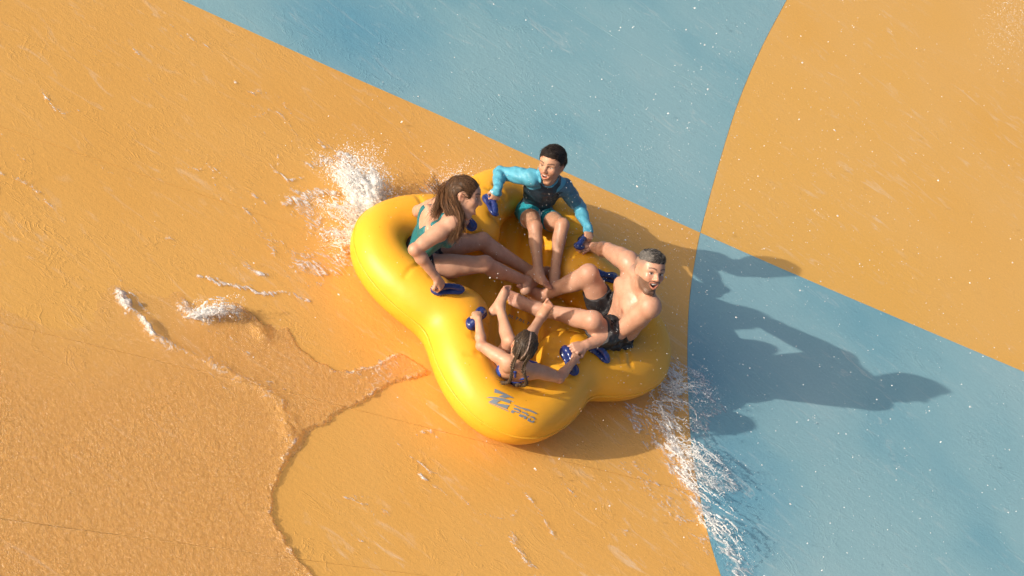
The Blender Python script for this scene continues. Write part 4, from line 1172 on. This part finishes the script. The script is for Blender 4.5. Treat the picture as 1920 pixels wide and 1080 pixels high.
def foam_mat():
    m = bpy.data.materials.new('lacy_foam'); m.use_nodes = True; nt = m.node_tree; N, L = nt.nodes, nt.links
    N.remove(N['Principled BSDF']); out = N['Material Output']
    tc = N.new('ShaderNodeTexCoord').outputs['Object']
    at = N.new('ShaderNodeAttribute'); at.attribute_name = 'foam'
    st = mapping(N, L, tc, (1.0, 2.3, 1), (0, 0, math.radians(22)))
    n1 = noise(N, L, st, 9, 6, .72, 1.6); n2 = noise(N, L, tc, 60, 3, .7, .5)
    k = math_(N, L, 'ADD', at.outputs['Fac'], math_(N, L, 'MULTIPLY', math_(N, L, 'SUBTRACT', n1.outputs['Fac'], .5), 3.0))
    k = math_(N, L, 'ADD', k, math_(N, L, 'MULTIPLY', math_(N, L, 'SUBTRACT', n2.outputs['Fac'], .5), .9))
    rr = ramp(N, L, k, [(.50, (0, 0, 0)), (1.0, (1, 1, 1))])
    g = math_(N, L, 'MULTIPLY', rr.outputs[0], math_(N, L, 'MINIMUM', math_(N, L, 'MULTIPLY', at.outputs['Fac'], 4), 1))
    g = math_(N, L, 'MULTIPLY', g, .9)
    b1 = bump(N, L, k, .6, .012)
    tr = N.new('ShaderNodeBsdfTransparent'); fo = N.new('ShaderNodeBsdfDiffuse'); fo.inputs[0].default_value = (.82, .81, .79, 1); L.new(b1, fo.inputs['Normal'])
    mx = N.new('ShaderNodeMixShader'); L.new(g, mx.inputs[0]); L.new(tr.outputs[0], mx.inputs[1]); L.new(fo.outputs[0], mx.inputs[2])
    L.new(mx.outputs[0], out.inputs[0]); return m
M['foam'] = foam_mat()
def spray_mat(name, alpha):
    m = bpy.data.materials.new(name); m.use_nodes = True; nt = m.node_tree; N, L = nt.nodes, nt.links
    P_ = N['Principled BSDF']; out = N['Material Output']
    P_.inputs['Base Color'].default_value = (.96, .96, .95, 1); P_.inputs['Roughness'].default_value = .25
    tl = N.new('ShaderNodeBsdfTranslucent'); tl.inputs[0].default_value = (.96, .96, .95, 1)
    mx = N.new('ShaderNodeMixShader'); mx.inputs[0].default_value = .5; L.new(P_.outputs[0], mx.inputs[1]); L.new(tl.outputs[0], mx.inputs[2])
    tr = N.new('ShaderNodeBsdfTransparent'); m2 = N.new('ShaderNodeMixShader'); m2.inputs[0].default_value = alpha
    n = noise(N, L, N.new('ShaderNodeTexCoord').outputs['Object'], 30, 2, .5); a = ramp(N, L, n.outputs['Fac'], [(.35, (alpha * .6,) * 3), (.65, (min(1, alpha * 1.2),) * 3)])
    L.new(a.outputs[0], m2.inputs[0]); L.new(tr.outputs[0], m2.inputs[1]); L.new(mx.outputs[0], m2.inputs[2]); L.new(m2.outputs[0], out.inputs[0]); return m
M['splash'] = spray_mat('white_splash', .70); M['wash'] = spray_mat('thin_white_wash', .50); M['drop'] = spray_mat('water_drop', .8)

FRONT = [(-.146, -.794), (-.263, -1.016), (-.296, -1.135), (-.371, -1.378), (-.432, -1.602), (-.487, -1.764), (-.487, -1.917), (-.458, -2.086), (-.404, -2.251), (-.35, -2.362), (-.269, -2.423), (-.152, -2.469), (.005, -2.521), (.268, -2.605)]
UPPER = [(-.963, -1.169), (-.869, -1.226), (-.716, -1.254), (-.588, -1.239), (-.502, -1.151), (-.441, -.983), (-.362, -.781), (-.172, -.747)]
CREST = [(-1.81, -1.745), (-1.674, -1.816), (-1.472, -1.866), (-1.28, -1.817), (-1.097, -1.752), (-.898, -1.709), (-.74, -1.689), (-.625, -1.753), (-.518, -1.848)]
CRESTB = [(-1.547, -1.529), (-1.438, -1.577), (-1.362, -1.548), (-1.283, -1.402), (-1.249, -1.335), (-1.161, -1.321), (-1.036, -1.353)]
FOAM1 = [(-1.525, -1.299), (-1.402, -1.217), (-1.244, -1.094), (-1.118, -.979), (-.987, -.901)]
LEFT = [(-3.4, -3.0), (-2.6, -2.45), (-2.147, -2.216), (-1.942, -2.147), (-1.851, -2.016), (-1.81, -1.745)]
SHEET = FRONT + [(.9, -4.2), (-3.0, -5.2), (-4.6, -3.4)] + LEFT + CRESTB + UPPER

def height_mesh(name, x0, x1, y0, y1, h, fn, mat, zmin=.0006, parent=None):
    xs, ys = np.arange(x0, x1, h), np.arange(y0, y1, h)
    X, Y = np.meshgrid(xs, ys, indexing='ij')
    Z, A = fn(X, Y)
    keep = Z > zmin
    cell = keep[:-1, :-1] | keep[1:, :-1] | keep[1:, 1:] | keep[:-1, 1:]
    idx = np.arange(X.size).reshape(X.shape)
    q = np.stack([idx[:-1, :-1][cell], idx[1:, :-1][cell], idx[1:, 1:][cell], idx[:-1, 1:][cell]], 1)
    u, inv = np.unique(q, return_inverse=True)
    V = np.stack([X.ravel(), Y.ravel(), np.maximum(Z, 0).ravel() + .0015], 1)[u]
    return mesh_obj(name, V, inv.reshape(q.shape).astype(np.int32), mat, parent, attr={'foam': A.ravel()[u], 'film': sstep(.05, .9, poly_dist(V[:, 0], V[:, 1], LEFT))})

def sheet(X, Y):
    wob = (fbm(X * 7, Y * 7, 3) - .5) * .07 + (fbm(X * 32, Y * 32, 9, 3) - .5) * .035
    d = poly_dist(X, Y, SHEET, True); ins = inside(X, Y, SHEET)
    sd = np.where(ins, d, -d) + wob * np.exp(-d / .15)
    soft = poly_dist(X, Y, LEFT)                                   # no edge on the far side: it thins out
    edge = sstep(0, .012, sd) * sstep(.05, .45, soft) + 0
    dF, dU, dC, dB = poly_dist(X + wob, Y + wob, FRONT), poly_dist(X + wob, Y + wob, UPPER), poly_dist(X + wob * 1.2, Y + wob, CREST), poly_dist(X + wob, Y + wob, CRESTB)
    rip = .0035 * (fbm(X * 16, Y * 16, 21, 4) - .45) + .004 * (fbm(X * 5, Y * 5, 31, 3) - .5)
    brk = .35 + .9 * fbm(X * 5, Y * 5, 61, 3); up_ = .30 + .9 * sstep(-1.25, -1.55, X); rag = fbm(X * 22, Y * 22, 71, 4)
    T = edge * (.007 + (.009 * np.exp(-dF / .025) + .006 * np.exp(-dF / .16)) * brk + .007 * brk * np.exp(-dU / .03) + rip)
    ca = sstep(0, .25, np.minimum(X + 1.95, 9)) * (.6 + .8 * fbm(X * 9, Y * 9, 5, 3))
    T = T + sstep(-.05, .05, sd) * (.022 * ca * brk * up_ * (.4 + 1.2 * rag) * np.exp(-(dC / .026) ** 2) + .007 * ca * np.exp(-(dC / .06) ** 2) + .004 * np.exp(-dC / .12)) + .030 * (.4 + fbm(X * 14, Y * 14, 8, 3)) * np.exp(-(dB / .05) ** 2) * sstep(-1.6, -1.4, X)
    foam = .62 * brk * ca * up_ * rag * 1.6 * np.exp(-(dC / .032) ** 2) * sstep(-.35, -.8, X) + .24 * np.exp(-(dC / .075) ** 2) * sstep(-.4, -.9, X) + .42 * brk * rag * 1.5 * np.exp(-dF / .018) * edge + .16 * np.exp(-dF / .07) * edge + .4 * brk * np.exp(-(dU / .022) ** 2) * edge + .6 * np.exp(-(dB / .06) ** 2) * sstep(-1.05, -1.25, X) * sstep(-1.6, -1.45, X)
    foam += .35 * np.exp(-((X + .45) ** 2 + (Y + 1.0) ** 2) / .05)
    return np.where(sd > -.06, T, 0), np.clip(foam, 0, 1)
water = height_mesh('water', -4.4, .45, -4.4, -.68, .0085, sheet, M['water'])
tag(water, 'thin sheet of rippled water with a scalloped front edge spreading over the orange slide', 'water', kind='structure')

TRAIL = {'A': ([(1.107, .643), (1.211, .324), (1.245, .122), (1.441, -.021), (1.641, -.045), (1.807, .067)], .10, .75),
         'B': ([(1.15, .70), (1.30, .74), (1.47, .60), (1.42, .33)], .085, .62),
         'C': ([(.999, .07), (1.229, -.068), (1.502, -.016), (1.679, -.034)], .08, .62),
         'D': ([(1.351, -.057), (1.629, -.222), (1.857, -.375), (2.06, -.47), (2.35, -.8)], .10, .72),
         'E': ([(1.227, -.351), (1.56, -.453), (1.843, -.442)], .13, .45),
         'F': ([(.80, -1.42), (.95, -1.50), (1.15, -1.56)], .03, .6), 'F2': ([(.871, -.82), (1.056, -.872), (1.235, -.826), (1.395, -.825)], .03, .35),
         'G': ([(-1.441, -.248), (-1.218, -.343), (-1.098, -.265), (-.96, -.36), (-1.037, -.578), (-1.15, -.72)], .12, .62),
         'G2': ([(-1.388, .30), (-1.21, .072), (-.997, -.077)], .10, .85), 'G3': ([(-1.56, .089), (-1.475, .233), (-1.352, .30), (-1.18, .28)], .05, .6),
         'G4': ([(-1.50, -.36), (-1.393, -.12), (-1.284, -.02)], .035, .8), 'H': ([(-.891, .501), (-.821, .696), (-.776, .862)], .08, .6),
         'I': (FOAM1, .022, .8), 'I2': ([(-1.524, -.965), (-1.366, -.963), (-1.271, -.925)], .025, .6), 'I3': ([(-1.62, -.62), (-1.42, -.70), (-1.25, -.78)], .05, .4)}
def foam_fn(keys):
    def fn(X, Y):
        wob = (fbm(X * 6, Y * 6, 13) - .5) * .10; A = np.zeros_like(X)
        for k in keys:
            P_, w, a = TRAIL[k]; A = np.maximum(A, a * np.exp(-(poly_dist(X + wob, Y - wob, P_) / w) ** 2))
        n = fbm(X * 13, Y * 13, 40, 5)
        Z = np.where(A > .06, .004 + .034 * A * np.clip(n - .25, 0, 1) * sstep(.1, .5, A), 0)
        return Z, A
    return fn
f1 = height_mesh('foam', .55, 2.6, -1.7, .95, .010, foam_fn(['A', 'B', 'C', 'D', 'E', 'F', 'F2']), M['foam'])
tag(f1, 'lacy white foam trailing from the raft across the orange and blue joint', 'foam', kind='stuff')
f2 = height_mesh('foam', -1.95, -.6, -1.45, 1.05, .010, foam_fn(['G', 'G2', 'G3', 'G4', 'H', 'I', 'I2', 'I3']), M['foam'])
tag(f2, 'frothy white wash on the orange slide behind the woman', 'foam', kind='stuff')

# thin broken foam veins left by the running film
r_v = np.random.default_rng(17); VEINS = []
for k in range(46):
    x_, y_ = (r_v.uniform(-3.0, -.9), r_v.uniform(-1.9, .6)) if k < 30 else (r_v.uniform(-.3, 1.3), r_v.uniform(-2.3, -1.0))
    a_ = r_v.normal(.05, .28); L_v = r_v.uniform(.12, .42); bow = r_v.normal(0, .05)
    VEINS.append(([(x_ + L_v * t * math.cos(a_) - bow * math.sin(t * math.pi) * math.sin(a_), y_ + L_v * t * math.sin(a_) + bow * math.sin(t * math.pi)) for t in (0, .33, .66, 1)], r_v.uniform(.010, .022), r_v.uniform(.30, .58)))
def veins_fn(X, Y):
    wob = (fbm(X * 7, Y * 7, 23) - .5) * .09; A = np.zeros_like(X)
    for P_, w_, a in VEINS:
        q = np.array(P_); lo, hi = q.min(0) - .16, q.max(0) + .16
        m = (X > lo[0]) & (X < hi[0]) & (Y > lo[1]) & (Y < hi[1])
        A[m] = np.maximum(A[m], a * np.exp(-(poly_dist(X[m] + wob[m], Y[m] - wob[m], P_) / w_) ** 2))
    A = A * (.5 + fbm(X * 10, Y * 10, 55, 3))
    return np.where(A > .05, .003 + .012 * A, 0), A
f3 = height_mesh('foam', -3.1, 1.8, -2.5, .8, .010, veins_fn, M['foam'])
tag(f3, 'thin broken veins of foam scattered over the orange slide', 'foam', kind='stuff')

# droplets: small faceted beads gathered into one body of spray
ICO_V = None
def beads(name, C_, R_, mat, label, core=None):
    r_b = np.random.default_rng(len(C_)); stretch = np.exp(r_b.normal(0, .32, (len(C_), 3)))
    bm = bmesh.new(); bmesh.ops.create_icosphere(bm, subdivisions=1, radius=1.0)
    v0 = np.array([v.co[:] for v in bm.verts]); bm.faces.ensure_lookup_table()
    f0 = np.array([[v.index for v in f.verts] for f in bm.faces]); bm.free()
    n = len(C_); sc = np.ones((n, 3)) if stretch is None else stretch
    V = (v0[None] * (R_[:, None] * sc)[:, None, :] + C_[:, None, :]).reshape(-1, 3)
    F = (f0[None] + (np.arange(n) * len(v0))[:, None, None]).reshape(-1, 3)
    if core is not None:
        c_, q_ = core; F = np.concatenate([F, np.concatenate([q_[:, [0, 1, 2]], q_[:, [0, 2, 3]]]) + len(V)]); V = np.concatenate([V, c_])
    o = mesh_obj(name, V, F, mat); return tag(o, label, 'spray', kind='stuff')

def jets(specs, seed, mul=2.4, rs=.54):
    """filaments of water thrown from a base point to a tip"""
    r = np.random.default_rng(seed); C_, R_ = [], []
    for base, tip, n, wid, rad in specs:
        n, rad = int(n * mul), rad * rs
        base, tip = np.array(base), np.array(tip)
        nf = max(3, n // 45)
        for _ in range(nf):
            k0 = base + r.normal(0, wid * .6, 3) * (1, 1, .4); k1 = tip + r.normal(0, wid * 1.3, 3) * (1, 1, .5)
            bend = r.normal(0, wid * .8, 3)
            m = n // nf
            t = r.random(m) ** .8
            p = k0 + (k1 - k0) * t[:, None] + bend * np.sin(t * math.pi)[:, None] + r.normal(0, 1, (m, 3)) * (wid * .10 + wid * .35 * t[:, None] ** 2)
            p[:, 2] += .05 * np.sin(t * math.pi)
            C_.append(p); R_.append(rad * (1.15 - .75 * t) * np.exp(r.normal(-.35, .45, m)))
    C_, R_ = np.concatenate(C_), np.concatenate(R_); C_[:, 2] = np.maximum(C_[:, 2], .006)
    return C_, R_
def froth(specs, seed, h=.006):
    """torn lumps and strings of white water"""
    r = np.random.default_rng(seed); P_ = np.array([q for s_ in specs for q in s_[:2]])
    f = Field(P_.min(0) - .14, P_.max(0) + .14, h)
    for base, tip, n, wid, rad in specs:
        base, tip = np.array(base), np.array(tip)
        for _ in range(n):
            a = base + r.normal(0, wid * .7, 3) * (1, 1, .5); b_ = tip + r.normal(0, wid * 1.2, 3) * (1, 1, .6); bend = r.normal(0, wid * .7, 3)
            t = np.linspace(0, r.uniform(.5, 1), 9)[:, None]; pts = a + (b_ - a) * t + bend * np.sin(t * math.pi) + (0, 0, 1) * (.05 * np.sin(t * math.pi)) + np.cumsum(r.normal(0, .005, (9, 3)), 0)
            pts[:, 2] = np.maximum(pts[:, 2], .012)
            rr = rad * r.uniform(.4, 1.1) * (1.1 - .85 * t[:, 0]) * np.exp(r.normal(0, .25, 9)); f.chain(list(pts), list(np.maximum(rr, .003)), .006)
    x, y, z = f.ax[0][:, None, None], f.ax[1][None, :, None], f.ax[2][None, None, :]
    f.F = f.F + (.0045 * (np.sin(x * 190 + 3 * np.sin(z * 120)) * np.sin(y * 210 + x * 60) + np.sin(z * 230 + y * 80) * .7)).astype(np.float32)
    return f.mesh(1)
C_, R_ = jets([((-1.02, -.10, .05), (-1.38, .17, .18), 1500, .055, .0085), ((-1.05, 0, .05), (-1.28, .26, .14), 900, .05, .008), ((-1.08, -.06, .05), (-1.46, -.02, .14), 800, .04, .0075),
               ((-1.03, .08, .05), (-1.12, .24, .12), 500, .05, .006), ((-1.05, -.15, .04), (-1.36, -.30, .10), 600, .05, .006), ((-1.0, -.30, .04), (-1.14, -.48, .06), 420, .05, .006),
               ((-1.2, .05, .10), (-1.56, .06, .12), 260, .03, .006), ((-1.15, .1, .1), (-1.33, .40, .17), 260, .05, .005)], 3)
beads('splash', C_, R_, M['splash'], 'tall white splash thrown up behind the raft by the woman', froth([((-.97, -.10, .05), (-1.30, .12, .13), 44, .045, .024), ((-1.00, -.04, .05), (-1.24, .22, .12), 28, .04, .018), ((-1.10, 0, .06), (-1.45, .02, .13), 16, .03, .010), ((-1.05, -.12, .04), (-1.33, -.27, .08), 14, .04, .009), ((-.98, -.28, .03), (-1.10, -.45, .04), 12, .05, .009)], 8))
C_, R_ = jets([((1.12, .45, .03), (1.42, .58, .10), 500, .07, .0055), ((1.1, .25, .03), (1.38, .36, .08), 380, .07, .005), ((1.2, .10, .03), (1.52, .02, .07), 420, .06, .0055),
               ((1.4, .0, .02), (1.75, .05, .07), 420, .05, .0065), ((1.5, -.1, .02), (1.80, -.15, .05), 320, .06, .006), ((1.75, -.35, .02), (2.1, -.45, .05), 260, .06, .005)], 4)
beads('splash', C_, R_, M['wash'], 'low white splash where the raft meets the blue panel', froth([((1.35, .02, .012), (1.72, .03, .03), 14, .06, .0055), ((1.15, .40, .015), (1.40, .52, .05), 18, .07, .005), ((1.5, -.12, .01), (1.80, -.2, .025), 10, .07, .0045), ((1.72, -.34, .01), (2.05, -.44, .02), 9, .05, .005), ((1.15, .18, .012), (1.42, .05, .03), 18, .08, .005), ((1.1, .5, .02), (1.2, .3, .04), 12, .06, .0045)], 9, .005))
C_, R_ = jets([((-1.38, -1.54, .01), (-1.24, -1.34, .03), 320, .03, .0055), ((-1.42, -1.56, .01), (-1.35, -1.46, .025), 160, .03, .005)], 5)
beads('splash', C_, R_, M['splash'], 'small white breaking crest on the thin water sheet', froth([((-1.40, -1.56, .010), (-1.25, -1.35, .026), 14, .022, .007)], 10))
C_, R_ = jets([((-.86, .55, .05), (-.80, .72, .14), 260, .07, .005), ((-.84, .62, .05), (-.74, .88, .16), 200, .06, .0045)], 6)
beads('splash', C_, R_, M['splash'], 'small white splash between the woman and the boy behind the raft')
r = np.random.default_rng(21)
n = 7500
q = r.random((n, 2))
C_ = np.stack([-2.0 + 6.0 * q[:, 0], -1.2 + 7.6 * q[:, 1], .02 + .75 * r.random(n) ** 1.7], 1)
wgt = np.exp(-((C_[:, 0] - .9) ** 2 / 3.2 + (C_[:, 1] - 1.6) ** 2 / 6.5)); C_ = C_[r.random(n) < .12 + wgt]
R_ = .0017 * np.exp(r.normal(0, .50, len(C_)))
near_ = r.normal(0, 1, (1500, 3)) * (.50, .50, .24) + (.25, .45, .62); near_ = near_[near_[:, 2] > .1]
C_ = np.concatenate([C_, near_]); R_ = np.concatenate([R_, .0012 * np.exp(r.normal(0, .35, len(near_)))])
beads('spray', C_, R_, M['drop'], 'fine droplets of spray hanging in the air over the slide')
corner = r.normal(0, 1, (2600, 3)) * (.14, .60, .10) + (2.08, 7.5, .25)
beads('spray', corner, .0014 * np.exp(r.normal(0, .4, len(corner))), M['drop'], 'burst of spray at the far upper corner of the slide')
